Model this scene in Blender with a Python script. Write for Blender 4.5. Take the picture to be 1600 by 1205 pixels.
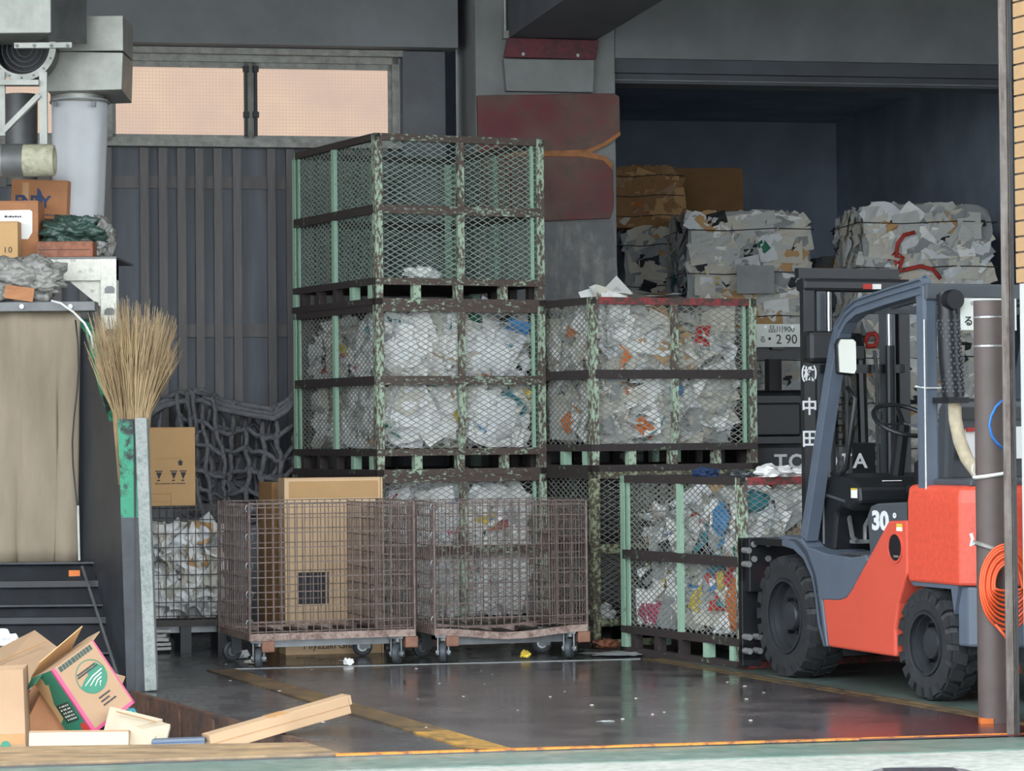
import bpy, bmesh, math, random
from mathutils import Vector, Matrix, Euler, noise

for o in list(bpy.data.objects): bpy.data.objects.remove(o, do_unlink=True)
SC = bpy.context.scene
COL = SC.collection
PI = math.pi

# ------------------------------------------------------------------ camera
F, H, P, R = 4466.5, 1.39, .0166, .0094
cd = bpy.data.cameras.new('camera'); cam = bpy.data.objects.new('camera', cd); COL.objects.link(cam)
cd.sensor_fit = 'HORIZONTAL'; cd.sensor_width = 36; cd.lens = F / 1600 * 36; cd.clip_end = 300
_f = Vector((0, math.cos(P), math.sin(P))); _u0 = Vector((0, -math.sin(P), math.cos(P))); _r0 = Vector((1, 0, 0))
_r = _r0 * math.cos(R) - _u0 * math.sin(R)
_u = _u0 * math.cos(R) + _r0 * math.sin(R)
m = Matrix((( _r.x, _u.x, -_f.x, 0), (_r.y, _u.y, -_f.y, 0), (_r.z, _u.z, -_f.z, H), (0, 0, 0, 1)))
cam.matrix_world = m
SC.camera = cam

# ------------------------------------------------------------------ world, exposure
w = bpy.data.worlds.new('overcast'); SC.world = w; w.use_nodes = True
bg = w.node_tree.nodes['Background']; bg.inputs[0].default_value = (.86, .93, 1.0, 1); bg.inputs[1].default_value = 1.0
vs = SC.view_settings; vs.view_transform = 'Standard'; vs.look = 'None'; vs.gamma = 1; vs.use_curve_mapping = False; vs.exposure = 2.4

# ------------------------------------------------------------------ measuring helpers (photo pixel -> place)
B = .2
def ray(u, v):
    a, b = u - 800, v - 602.5
    x = a * math.cos(R) - b * math.sin(R); y = a * math.sin(R) + b * math.cos(R)
    return Vector((x, F * math.cos(P) + y * math.sin(P), F * math.sin(P) - y * math.cos(P))) / F
def W(u, v, Y):
    d = ray(u, v); d = d * (Y / d.y); return Vector((d.x, d.y, d.z + H))
def G(u, v, z=0):
    d = ray(u, v); d = d * ((z - H) / d.z); return Vector((d.x, d.y, z))
bxv = Vector((math.cos(B), math.sin(B), 0)); byv = Vector((-math.sin(B), math.cos(B), 0))
def SDZ(u, v, d):
    r = ray(u, v); r = r * (d / r.dot(byv)); return r.dot(bxv), r.z + H
def bld(s, d, z=0): return bxv * s + byv * d + Vector((0, 0, z))

# ------------------------------------------------------------------ materials
def lin(h):
    h = h.lstrip('#'); c = [int(h[i:i+2], 16) / 255 for i in (0, 2, 4)]
    return tuple((x / 12.92 if x <= .04045 else ((x + .055) / 1.055) ** 2.4) for x in c) + (1,)
MATS = {}
def base_mat(name):
    m = bpy.data.materials.new(name); m.use_nodes = True; nt = m.node_tree
    return m, nt, nt.nodes['Principled BSDF']
def noise_node(nt, scale, detail=4, coord='Object', rough=.6, stretch=None):
    tc = nt.nodes.new('ShaderNodeTexCoord'); n = nt.nodes.new('ShaderNodeTexNoise')
    n.inputs['Scale'].default_value = scale; n.inputs['Detail'].default_value = detail; n.inputs['Roughness'].default_value = rough
    if stretch:
        mp = nt.nodes.new('ShaderNodeMapping'); mp.inputs['Scale'].default_value = stretch
        nt.links.new(tc.outputs[coord], mp.inputs[0]); nt.links.new(mp.outputs[0], n.inputs['Vector'])
    else: nt.links.new(tc.outputs[coord], n.inputs['Vector'])
    return n
def ramp(nt, src, stops):
    r = nt.nodes.new('ShaderNodeValToRGB'); nt.links.new(src, r.inputs[0])
    el = r.color_ramp.elements
    while len(el) < len(stops): el.new(.5)
    for e, (p, c) in zip(el, stops): e.position = p; e.color = c if len(c) == 4 else tuple(c) + (1,)
    return r
def bump(nt, bs, src, strength, dist=.01):
    b = nt.nodes.new('ShaderNodeBump'); b.inputs['Strength'].default_value = strength; b.inputs['Distance'].default_value = dist
    nt.links.new(src, b.inputs['Height']); nt.links.new(b.outputs[0], bs.inputs['Normal'])
def sh(c, k): return tuple(min(1, x * k) for x in c[:3]) + (1,)
def plain(name, hexc, rough=.6, metal=0, var=.15, scale=9, bmp=0, coord='Object', stretch=None):
    if name in MATS: return MATS[name]
    m, nt, bs = base_mat(name); c = lin(hexc)
    n = noise_node(nt, scale, coord=coord, stretch=stretch)
    r = ramp(nt, n.outputs[0], [(.3, sh(c, 1 - var)), (.7, sh(c, 1 + var))])
    nt.links.new(r.outputs[0], bs.inputs['Base Color'])
    bs.inputs['Roughness'].default_value = rough; bs.inputs['Metallic'].default_value = metal
    if bmp: bump(nt, bs, n.outputs[0], bmp)
    MATS[name] = m; return m
def worn(name, paint, rust, amount=.5, scale=14, rough=.65, third=None, soft=.05, stretch=None, coord='Object', bmp=.15, big=.5):
    """paint flaking off over rust: a sharp noise threshold"""
    if name in MATS: return MATS[name]
    m, nt, bs = base_mat(name)
    n = noise_node(nt, scale, 6, rough=.65, stretch=stretch, coord=coord); n2 = noise_node(nt, scale * 4, 3, coord=coord)
    a = ramp(nt, n2.outputs[0], [(.3, sh(lin(rust), .7)), (.7, sh(lin(rust), 1.3))])
    p = ramp(nt, n2.outputs[0], [(.3, sh(lin(paint), .88)), (.7, sh(lin(paint), 1.1))])
    t = .5 + (amount - .5) * .5
    nb = noise_node(nt, scale * .13, 2, coord=coord); ad = nt.nodes.new('ShaderNodeMath'); ad.operation = 'MULTIPLY_ADD'; ad.inputs[1].default_value = big; nt.links.new(nb.outputs[0], ad.inputs[0])
    sb = nt.nodes.new('ShaderNodeMath'); sb.operation = 'SUBTRACT'; sb.inputs[1].default_value = big * .5; nt.links.new(n.outputs[0], sb.inputs[0]); nt.links.new(sb.outputs[0], ad.inputs[2])
    mask = ramp(nt, ad.outputs[0], [(max(0, t - soft), (0, 0, 0)), (min(1, t + soft), (1, 1, 1))])
    mx = nt.nodes.new('ShaderNodeMix'); mx.data_type = 'RGBA'
    nt.links.new(mask.outputs[0], mx.inputs[0]); nt.links.new(a.outputs[0], mx.inputs[6]); nt.links.new(p.outputs[0], mx.inputs[7])
    nt.links.new(mx.outputs[2], bs.inputs['Base Color']); bs.inputs['Roughness'].default_value = rough
    if bmp: bump(nt, bs, mask.outputs[0], bmp, .003)
    MATS[name] = m; return m
def newsprint(name, paper, ink, sc=1.0):
    if name in MATS: return MATS[name]
    m, nt, bs = base_mat(name)
    tc = nt.nodes.new('ShaderNodeTexCoord'); mp = nt.nodes.new('ShaderNodeMapping'); nt.links.new(tc.outputs['UV'], mp.inputs[0])
    br = nt.nodes.new('ShaderNodeTexBrick'); nt.links.new(mp.outputs[0], br.inputs['Vector'])
    br.inputs['Scale'].default_value = 7 * sc; br.inputs['Mortar Size'].default_value = .09; br.inputs['Brick Width'].default_value = .9; br.inputs['Row Height'].default_value = .16
    br.inputs['Color1'].default_value = lin(ink); br.inputs['Color2'].default_value = sh(lin(paper), .75); br.inputs['Mortar'].default_value = lin(paper)
    n = nt.nodes.new('ShaderNodeTexNoise'); n.inputs['Scale'].default_value = 2.6; nt.links.new(tc.outputs['UV'], n.inputs['Vector'])
    n3 = noise_node(nt, 3.0)
    mk = ramp(nt, n3.outputs[0], [(.54, (0, 0, 0)), (.6, (1, 1, 1))])
    mx = nt.nodes.new('ShaderNodeMix'); mx.data_type = 'RGBA'; mx.inputs[7].default_value = lin(paper)
    nt.links.new(mk.outputs[0], mx.inputs[0]); nt.links.new(br.outputs[0], mx.inputs[6])
    nt.links.new(mx.outputs[2], bs.inputs['Base Color']); bs.inputs['Roughness'].default_value = .85
    MATS[name] = m; return m
def glow(name, hexc, strength, grid=None):
    m, nt, bs = base_mat(name)
    c = lin(hexc); out = nt.nodes['Material Output']
    em = nt.nodes.new('ShaderNodeEmission'); em.inputs[1].default_value = strength
    tc = nt.nodes.new('ShaderNodeTexCoord')
    br = nt.nodes.new('ShaderNodeTexBrick'); br.offset = 0; br.inputs['Scale'].default_value = 1 / .024
    br.inputs['Brick Width'].default_value = 1; br.inputs['Row Height'].default_value = 1; br.inputs['Mortar Size'].default_value = .09
    mp = nt.nodes.new('ShaderNodeMapping'); mp.inputs['Rotation'].default_value = (PI / 2, 0, 0)
    nt.links.new(tc.outputs['Object'], mp.inputs[0]); nt.links.new(mp.outputs[0], br.inputs['Vector'])
    n = noise_node(nt, 2.2); rr = ramp(nt, n.outputs[0], [(.3, lin('#d9bfb2')), (.7, lin('#efd3b8'))])
    nt.links.new(rr.outputs[0], br.inputs['Color1']); nt.links.new(rr.outputs[0], br.inputs['Color2']); br.inputs['Mortar'].default_value = sh(c, .86)
    nt.links.new(br.outputs[0], em.inputs[0])
    nt.links.new(em.outputs[0], out.inputs[0]); MATS[name] = m; return m

# ------------------------------------------------------------------ mesh helpers
class MB:
    def __init__(s): s.v = []; s.f = []; s.mi = []; s.uv = {}
    def add(s, vs, fs, mi=0, uvs=None):
        k = len(s.v); s.v += [tuple(x) for x in vs]
        for f in fs: s.f.append(tuple(i + k for i in f)); s.mi.append(mi)
        if uvs:
            for i, t in enumerate(uvs): s.uv[k + i] = t
        return s
    def box(s, x0, x1, y0, y1, z0, z1, mi=0, M=None):
        vs = [Vector((x, y, z)) for x in (x0, x1) for y in (y0, y1) for z in (z0, z1)]
        if M is not None: vs = [M @ p for p in vs]
        return s.add(vs, [(0, 1, 3, 2), (4, 6, 7, 5), (0, 4, 5, 1), (2, 3, 7, 6), (0, 2, 6, 4), (1, 5, 7, 3)], mi)
    def bar(s, p, q, w, h, up=(0, 0, 1), mi=0):
        p = Vector(p); q = Vector(q); d = (q - p).normalized(); up = Vector(up)
        a = d.cross(up)
        if a.length < 1e-4: a = d.cross(Vector((1, 0, 0)))
        a.normalize(); b = a.cross(d)
        vs = [c + a * (sx * w / 2) + b * (sy * h / 2) for c in (p, q) for sx in (-1, 1) for sy in (-1, 1)]
        return s.add(vs, [(0, 1, 3, 2), (4, 6, 7, 5), (0, 4, 5, 1), (2, 3, 7, 6), (0, 2, 6, 4), (1, 5, 7, 3)], mi)
    def tube(s, path, r, n=8, closed=False, mi=0, flat=1.0):
        path = [Vector(p) for p in path]; N = len(path); vs = []; prev = None
        for i, p in enumerate(path):
            if closed: t = path[(i + 1) % N] - path[i - 1]
            else: t = path[min(i + 1, N - 1)] - path[max(i - 1, 0)]
            t.normalize()
            if prev is None:
                a = t.cross(Vector((0, 0, 1)))
                if a.length < .05: a = t.cross(Vector((0, 1, 0)))
            else: a = prev - t * prev.dot(t)
            a.normalize(); prev = a; b = t.cross(a); rr = r[i] if isinstance(r, (list, tuple)) else r
            vs += [p + a * (rr * math.cos(2 * PI * j / n)) + b * (rr * flat * math.sin(2 * PI * j / n)) for j in range(n)]
        fs = []
        for i in range(N if closed else N - 1):
            k = (i + 1) % N
            for j in range(n): fs.append((i * n + j, i * n + (j + 1) % n, k * n + (j + 1) % n, k * n + j))
        if not closed: fs += [tuple(range(n))[::-1], tuple(range((N - 1) * n, N * n))]
        return s.add(vs, fs, mi)
    def prism(s, poly, a0, a1, axis='y', mi=0, M=None):
        """poly in the two other axes, extruded along axis"""
        def pt(p, a):
            q = {'y': (p[0], a, p[1]), 'x': (a, p[0], p[1]), 'z': (p[0], p[1], a)}[axis]
            q = Vector(q); return M @ q if M is not None else q
        n = len(poly); vs = [pt(p, a0) for p in poly] + [pt(p, a1) for p in poly]
        fs = [tuple(range(n)), tuple(range(2 * n - 1, n - 1, -1))] + [(i, i + n, (i + 1) % n + n, (i + 1) % n) for i in range(n)]
        return s.add(vs, fs, mi)
    def lathe(s, prof, n=28, axis='y', c=(0, 0, 0), mi=0, closed=False):
        """prof list of (r, a) along the axis"""
        vs = []; c = Vector(c)
        for r, a in prof:
            for j in range(n):
                t = 2 * PI * j / n; x, y = r * math.cos(t), r * math.sin(t)
                vs.append(c + Vector({'y': (x, a, y), 'z': (x, y, a), 'x': (a, x, y)}[axis]))
        fs = []; N = len(prof)
        for i in range(N if closed else N - 1):
            k = (i + 1) % N
            for j in range(n): fs.append((i * n + j, k * n + j, k * n + (j + 1) % n, i * n + (j + 1) % n))
        if not closed: fs += [tuple(range(n)), tuple(range((N - 1) * n, N * n))[::-1]]
        return s.add(vs, fs, mi)
    def sheet(s, c, M, w, h, curl=0, mi=0, n=3, rng=random, crump=.0):
        vs = []; uv = []
        ph = rng.uniform(0, 6.3); k1 = rng.uniform(-1, 1) * curl; k2 = rng.uniform(-1, 1) * curl
        for i in range(n + 1):
            for j in range(n + 1):
                a, b = i / n - .5, j / n - .5
                z = k1 * a * a * 4 * w + k2 * b * b * 4 * h + curl * .3 * math.sin(5 * (a + b) + ph) * w + rng.uniform(-1, 1) * crump
                vs.append(c + M @ Vector((a * w, b * h, z))); uv.append((i / n, j / n))
        fs = [(i * (n + 1) + j, (i + 1) * (n + 1) + j, (i + 1) * (n + 1) + j + 1, i * (n + 1) + j + 1) for i in range(n) for j in range(n)]
        return s.add(vs, fs, mi, uv)
    def blob(s, c, rad, M=None, amp=.12, freq=3, seed=0, sub=3, mi=0, flat=None):
        bm = bmesh.new(); bmesh.ops.create_icosphere(bm, subdivisions=sub, radius=1)
        bm.verts.ensure_lookup_table(); vs = []; off = Vector((seed * 7.1, seed * 3.3, seed * 1.7))
        for v in bm.verts:
            d = v.co.normalized(); k = 1 + amp * noise.noise(d * freq * .5 + off) * 1.6 - amp * abs(noise.noise(d * freq + off)) * 1.5 + amp * .35 * noise.noise(d * freq * 3 + off)
            p = Vector((d.x * rad[0], d.y * rad[1], d.z * rad[2])) * k
            if flat is not None and p.z < -flat * rad[2]: p.z = -flat * rad[2]
            if M is not None: p = M @ p
            vs.append(Vector(c) + p)
        fs = [tuple(v.index for v in f.verts) for f in bm.faces]; bm.free()
        return s.add(vs, fs, mi)
    def mesh(s, name, smooth=False):
        me = bpy.data.meshes.new(name); me.from_pydata(s.v, [], s.f)
        me.polygons.foreach_set('material_index', s.mi)
        if smooth: me.polygons.foreach_set('use_smooth', [True] * len(s.f))
        if s.uv:
            ul = me.uv_layers.new(name='UVMap'); li = [0] * len(me.loops); me.loops.foreach_get('vertex_index', li)
            ul.data.foreach_set('uv', [x for i in li for x in s.uv.get(i, (0, 0))])
        me.update()
        bm = bmesh.new(); bm.from_mesh(me); bmesh.ops.recalc_face_normals(bm, faces=bm.faces); bm.to_mesh(me); bm.free()
        return me
    def build(s, name, mats, parent=None, loc=None, rz=None, smooth=False, bevel=0, auto=False):
        me = s.mesh(name, smooth)
        for m in (mats if isinstance(mats, (list, tuple)) else [mats]): me.materials.append(m)
        o = bpy.data.objects.new(name, me); COL.objects.link(o)
        if parent is not None: o.parent = parent
        if loc is not None: o.location = loc
        if rz is not None: o.rotation_euler = (0, 0, rz)
        if bevel:
            bv = o.modifiers.new('bevel', 'BEVEL'); bv.width = bevel; bv.segments = 2; bv.limit_method = 'ANGLE'; bv.angle_limit = .6
        if auto: me.set_sharp_from_angle(angle=.7)
        return o
def inst(name, me, parent=None, loc=(0, 0, 0), rot=(0, 0, 0), scale=None):
    o = bpy.data.objects.new(name, me); COL.objects.link(o)
    if parent is not None: o.parent = parent
    o.location = loc; o.rotation_euler = rot
    if scale: o.scale = scale
    return o
def tag(o, label, cat, group=None, kind=None):
    o['label'] = label; o['category'] = cat
    if group: o['group'] = group
    if kind: o['kind'] = kind
    return o
def thing(name, label, cat, loc=(0, 0, 0), rot=(0, 0, 0), group=None):
    o = bpy.data.objects.new(name, None); COL.objects.link(o); o.empty_display_size = .1
    o.location = loc; o.rotation_euler = rot
    return tag(o, label, cat, group)
def struct(o, label=None):
    o['kind'] = 'structure'
    if label: o['label'] = label
    return o
def text(name, body, size, mat, parent, loc, right, up, sx=1.0, extrude=.001, bold=0, spacing=1.0):
    c = bpy.data.curves.new(name, 'FONT'); c.body = body; c.size = size; c.extrude = extrude; c.align_x = 'CENTER'; c.align_y = 'CENTER'
    c.offset = bold; c.space_character = spacing; c.resolution_u = 3
    t = bpy.data.objects.new(name, c); COL.objects.link(t)
    bpy.context.view_layer.update()
    me = bpy.data.meshes.new_from_object(t.evaluated_get(bpy.context.evaluated_depsgraph_get()))
    bpy.data.objects.remove(t, do_unlink=True); me.name = name; me.materials.clear(); me.materials.append(mat)
    o = bpy.data.objects.new(name, me); COL.objects.link(o); o.parent = parent
    r = Vector(right).normalized(); u = Vector(up).normalized(); n = r.cross(u)
    o.matrix_local = Matrix(((r.x * sx, u.x, n.x, loc[0]), (r.y * sx, u.y, n.y, loc[1]), (r.z * sx, u.z, n.z, loc[2]), (0, 0, 0, 1)))
    return o
def rotM(x=0, y=0, z=0): return Euler((x, y, z)).to_matrix()

# ------------------------------------------------------------------ palette
M = MATS
plain('dark_wall', '#66686c', .7, var=.18, scale=3, bmp=.1)
plain('rib_steel', '#64605f', .6, var=.2, scale=5, stretch=(3, 3, .4))
plain('panel_steel', '#5b5f66', .6, var=.2, scale=4, stretch=(3, 3, .3))
plain('concrete_grey', '#888989', .85, var=.16, scale=3.5, bmp=.25)
plain('beam_paint', '#7b7d80', .75, var=.14, scale=2.5, bmp=.1)
plain('ceiling_pale', '#b9b9b4', .85, var=.08, scale=2)  # unseen ceiling and side walls, made pale to bounce light inside
plain('recess', '#3a3e46', .8)  # dark tone paints in the shade of the gap beside the column
plain('dark_beam', '#54575e', .7, var=.15, scale=3)
plain('room_haze', '#aeb9c9', .9, var=.2, scale=1.5)  # pale bluish tone stands in for haze over the dark back room
plain('frame_alu', '#8b8a84', .5, var=.3, scale=14, metal=.2)
plain('black_steel', '#1d1f23', .42, var=.3, scale=10, bmp=.1)
plain('galvanised', '#989992', .42, metal=.45, var=.18, scale=7, bmp=.06)
plain('galv_dark', '#6d6e6e', .5, metal=.4, var=.2, scale=7)
plain('white_paint', '#d6d5c9', .6, var=.1, scale=10)
plain('sleeve_cloth', '#c3c5c8', .8, var=.05, scale=5)
plain('tan_canvas', '#8f826f', .9, var=.16, scale=3, stretch=(2, 2, .5), bmp=.15)
plain('carton', '#c19a6b', .85, var=.05, scale=6)
plain('carton_dimmed', '#9c7f63', .85, var=.05, scale=6); plain('carton_lifted', '#dcbc95', .85, var=.04, scale=6)  # one carton colour, darkened for bright pit light, lightened for the dim back
plain('carton_light', '#a58869', .85, var=.05, scale=6)
plain('carton_dark', '#9a744d', .85, var=.1, scale=6)
plain('carton_brown', '#a8744f', .8, var=.12, scale=8)
plain('cream_board', '#ab9d87', .8, var=.05, scale=5)
plain('tape', '#b98d5c', .35, var=.04)
plain('paper_white', '#f2f2ef', .8, var=.05, scale=6)
plain('paper_off', '#cfccc0', .85, var=.08, scale=6)
plain('paper_grey', '#9da09f', .85, var=.15, scale=7)
newsprint('newsprint', '#c4c5c1', '#55575a'); newsprint('newsprint_warm', '#d0cabb', '#655f57', 1.3)
newsprint('glossy_page', '#dfe2e4', '#8a5f55', .35)
for n_, h_ in dict(c_red='#b8352c', c_blue='#3c86bf', c_yellow='#dcc04a', c_orange='#d2722f', c_green='#2b7058', c_black='#26282c', c_pink='#b9486b', c_purple='#6a4a86', c_teal='#3b8791').items(): plain(n_, h_, .6, var=.1, scale=12)
plain('bag_white', '#f0f2f2', .35, var=.06, scale=5, bmp=.1)
plain('bag_grey', '#86857f', .22, var=.3, scale=16, bmp=.6)
plain('bag_dark', '#3f4547', .25, var=.4, scale=9, bmp=.3)
plain('bag_green', '#3a5048', .3, var=.35, scale=9, bmp=.3)
worn('cage_front', '#adc3aa', '#5b4d46', .5, 48, soft=.05, stretch=(1, 1, .5))
worn('cage_rail', '#a6bfa5', '#544640', .7, 46, soft=.05, stretch=(.6, .6, 1.2))
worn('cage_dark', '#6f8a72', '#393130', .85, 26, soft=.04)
worn('cage_clean', '#9abaa2', '#5a4338', .18, 16, soft=.03)
worn('cage_red', '#9c4044', '#54443e', .5, 22, soft=.06)
worn('cage_olive', '#9fa886', '#524a40', .55, 34, soft=.05)
plain('mesh_green', '#8c9e93', .5, var=.2, scale=12); plain('mesh_grey', '#94968f', .5, var=.25, scale=12, metal=.2)
plain('wire_brown', '#74655f', .55, var=.35, scale=20, metal=.3); plain('wire_dark', '#3a3533', .5, var=.3, scale=20, metal=.3)
worn('cart_base', '#a69186', '#765e55', .5, 26, soft=.12)
plain('caster_steel', '#7b7f80', .4, metal=.6, var=.2); plain('caster_rust', '#8e6653', .7, var=.25, scale=15); plain('rubber', '#303234', .6, var=.25, scale=14, bmp=.15)
plain('caster_rubber', '#4a5055', .5, var=.2)
plain('rope_dark', '#69696c', .95, var=.3, scale=40, bmp=.6)
plain('twig', '#a38c69', .85, var=.35, scale=6)
plain('fork_orange', '#d65946', .35, var=.04, scale=3)
worn('counter_orange', '#dc5640', '#b5512b', .1, 9, rough=.35, soft=.02, bmp=.02)
plain('fork_slate', '#5c6673', .4, var=.06, scale=6); plain('fork_grey', '#4b5056', .45, var=.07, scale=6); plain('fork_black', '#1e2023', .4, var=.15, scale=10)
plain('rim_steel', '#3d4044', .35, var=.2, scale=8, metal=.3); plain('chrome', '#c9cdd0', .15, metal=.9, var=.05); plain('bolt', '#b6b9b8', .35, metal=.6, var=.1)
plain('mirror_glass', '#e2e4da', .3, metal=.35, var=.02)  # pale, half-matte tone stands in for a bright reflection
plain('pipe_wrap', '#b9ad94', .85, var=.2, scale=18, bmp=.4)
plain('plate_white', '#e2e6df', .45, var=.02); plain('plate_green', '#1f3b34', .5, var=.02); plain('ink', '#22252a', .6, var=.1); plain('ink_blue', '#2c3f63', .6, var=.1)
plain('ink_white', '#e3e5e6', .5, var=.02)
plain('pole_brown', '#5a4f4c', .55, var=.12, scale=8, bmp=.05)
plain('hose_orange', '#e0592c', .45, var=.08); plain('cable_blue', '#2b79d0', .4, var=.05); plain('rope_white', '#d8d8d4', .8, var=.1, scale=30, bmp=.3)
plain('brick_tan', '#a88761', .8, var=.12, scale=5, bmp=.2); plain('mortar', '#6f665c', .9)
plain('wall_white', '#b8b8b4', .7, var=.04); worn('jamb_metal', '#6f6862', '#4d413b', .45, 7, soft=.12, stretch=(4, 4, .5))
worn('line_yellow', '#c0913f', '#5f4c38', .45, 7, rough=.5, soft=.2); worn('line_dull', '#8a6f45', '#463b33', .62, 7, rough=.4, soft=.2); worn('line_orange', '#d9822f', '#6d4b33', .4, 14, rough=.5, soft=.1)
worn('column_red', '#6f3438', '#6d5c50', .55, 2.6, soft=.12); worn('bracket_red', '#6b2f38', '#4a3234', .35, 6, soft=.2)
worn('column_low', '#747577', '#9a998f', .32, 4, soft=.12, stretch=(2, 2, .6))
plain('rust_edge', '#a46f49', .85, var=.25, scale=14)
worn('threshold_green', '#557065', '#788078', .45, 3.5, rough=.35, soft=.2, stretch=(1, 2, 1)); worn('road_concrete', '#9b9b93', '#81877f', .35, 5, rough=.8, soft=.25)
worn('pit_rust', '#6a4a38', '#2f2a28', .5, 6, soft=.2); worn('pit_plate', '#a68a66', '#4d443e', .42, 3, rough=.5, soft=.2, stretch=(1, 3, 1))
worn('hopper_green', '#2f8062', '#262b2c', .45, 9, soft=.05); worn('post_galv', '#898d89', '#6f7a73', .4, 20, soft=.15)
worn('hopper_dark', '#34373c', '#212427', .45, 3, soft=.2, rough=.45)
worn('duct_cream', '#b9b59c', '#8a8672', .4, 8, soft=.2)
worn('wood_red', '#9c6248', '#6d4534', .45, 10, soft=.2)
worn('shelf_white', '#dcdace', '#9a9688', .28, 9, soft=.05)

def floor_mat(name, c1, c2, r1, r2, scale=2.2, spec=.5, red=False):
    m, nt, bs = base_mat(name)
    n = noise_node(nt, scale, 6); n2 = noise_node(nt, 9, 5, stretch=(.5, 1.8, 1))
    cr = ramp(nt, n.outputs[0], [(.35, lin(c1)), (.7, lin(c2))])
    last = cr.outputs[0]
    if red:   # worn red floor paint left towards one corner of the plate, with a ragged edge of its own
        tc = nt.nodes.new('ShaderNodeTexCoord'); sx = nt.nodes.new('ShaderNodeSeparateXYZ'); nt.links.new(tc.outputs['Object'], sx.inputs[0])
        a = nt.nodes.new('ShaderNodeMath'); a.operation = 'MULTIPLY_ADD'; a.inputs[1].default_value = -.55; nt.links.new(sx.outputs[1], a.inputs[0]); nt.links.new(sx.outputs[0], a.inputs[2])
        b = nt.nodes.new('ShaderNodeMath'); b.operation = 'MULTIPLY_ADD'; b.inputs[1].default_value = 1.6; nt.links.new(n.outputs[0], b.inputs[0]); nt.links.new(a.outputs[0], b.inputs[2])
        k = ramp(nt, b.outputs[0], [(0, (0, 0, 0)), (1, (1, 1, 1))])
        mr = nt.nodes.new('ShaderNodeMapRange'); mr.inputs['From Min'].default_value = -5.2; mr.inputs['From Max'].default_value = -4.4; nt.links.new(b.outputs[0], mr.inputs['Value'])
        mx = nt.nodes.new('ShaderNodeMix'); mx.data_type = 'RGBA'; nt.links.new(mr.outputs[0], mx.inputs[0]); nt.links.new(last, mx.inputs[6]); mx.inputs[7].default_value = lin('#5a3030')
        last = mx.outputs[2]
    # pale scuffs
    sc_ = ramp(nt, n2.outputs[0], [(.66, (0, 0, 0)), (.76, (1, 1, 1))])
    mx2 = nt.nodes.new('ShaderNodeMix'); mx2.data_type = 'RGBA'; ml = nt.nodes.new('ShaderNodeMath'); ml.operation = 'MULTIPLY'; ml.inputs[1].default_value = .35
    nt.links.new(sc_.outputs[0], ml.inputs[0]); nt.links.new(ml.outputs[0], mx2.inputs[0]); nt.links.new(last, mx2.inputs[6]); mx2.inputs[7].default_value = lin('#8d8c88')
    nt.links.new(mx2.outputs[2], bs.inputs['Base Color'])
    rr = ramp(nt, n.outputs[0], [(.35, (r1,) * 3), (.65, (r2,) * 3)]); nt.links.new(rr.outputs[0], bs.inputs['Roughness'])
    bump(nt, bs, n2.outputs[0], .04, .01)
    MATS[name] = m; return m
floor_mat('floor_wet', '#39393b', '#525353', .12, .34)
floor_mat('floor_green', '#4c5a55', '#65726b', .25, .45)
floor_mat('weigh_steel', '#454042', '#5e5856', .1, .28, red=True)
glow('window_glass', '#e6cbb8', .185)

# ================================================================== THE SETTING
RZ = B
def sbox(name, mat, s0, s1, d0, d1, z0, z1, parent=None, bevel=0, label=None):
    o = MB().box(s0, s1, d0, d1, z0, z1).build(name, mat, parent, rz=None if parent else RZ, bevel=bevel)
    if parent is None: struct(o, label)
    return o
def flat(name, pts, z0, z1, mat, label=None, parent=None):
    o = MB().prism([(p[0], p[1]) for p in pts], z0, z1, 'z').build(name, mat, parent)
    if parent is None: struct(o, label)
    return o
xy = lambda s, d: (bld(s, d).x, bld(s, d).y)
PN, PF = (-.94, 12.87), (-2.08, 15.5)                    # corners of the feeding pit
floor = flat('floor', [(-6.5, 15.3), PF, PN, (-2.3, 12.8), (-6.5, 12.3), xy(-9.4, 12.3), xy(-9.4, 12.25), xy(9, 12.3), xy(9, 27), xy(-9.4, 27), xy(-9.4, 16)], -.12, 0, M['floor_wet'], 'dark wet floor')
# greenish bare floor right of the weighing plate
LN, LF, RN, RF = (-.03, 12.565), (-1.66, 16.98), (2.50, 12.98), (.76, 17.44)
flat('trim_1', [(RN[0] + .02, RN[1]), xy(5.4, 12.32), xy(8.5, 14), xy(8.5, 19), (RF[0] + .03, RF[1])], 0, .003, M['floor_green'], 'worn green painted floor beside the weighing plate')
wb = MB()
wb.prism([LN, RN, RF, LF], 0, .006, 'z')
struct(wb.build('trim_2', M['weigh_steel']), 'dark steel weighing plate set in the floor')
def strip(name, a, b, wd, z0, z1, mat, label):
    a = Vector((a[0], a[1], 0)); b = Vector((b[0], b[1], 0)); n = (b - a).normalized().cross(Vector((0, 0, 1))) * wd
    return flat(name, [a, b, b + n, a + n], z0, z1, mat, label)
strip('trim_3', LF, (-.31, 13.35), .17, 0, .008, M['line_dull'], 'worn dull border strip left of the weighing plate')
strip('trim_12', (-.31, 13.35), (-.02, 12.565), .17, 0, .008, M['line_yellow'], 'yellow near end of the border strip left of the weighing plate')
strip('trim_4', (RF[0] + .02, RF[1]), (RN[0] + .02, RN[1]), -.04, 0, .009, M['line_dull'], 'thin yellow border strip right of the weighing plate')
strip('trim_5', (RF[0] + .11, RF[1]), (RN[0] + .11, RN[1]), -.03, 0, .008, M['line_dull'], 'second thin yellow line right of the weighing plate')
strip('trim_6', LF, RF, .03, 0, .009, M['paper_grey'], 'thin pale edge line at the back of the weighing plate')
strip('trim_7', xy(1.7, 12.325), xy(4.95, 12.285), .035, 0, .008, M['line_orange'], 'orange line along the front edge of the floor')
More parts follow.
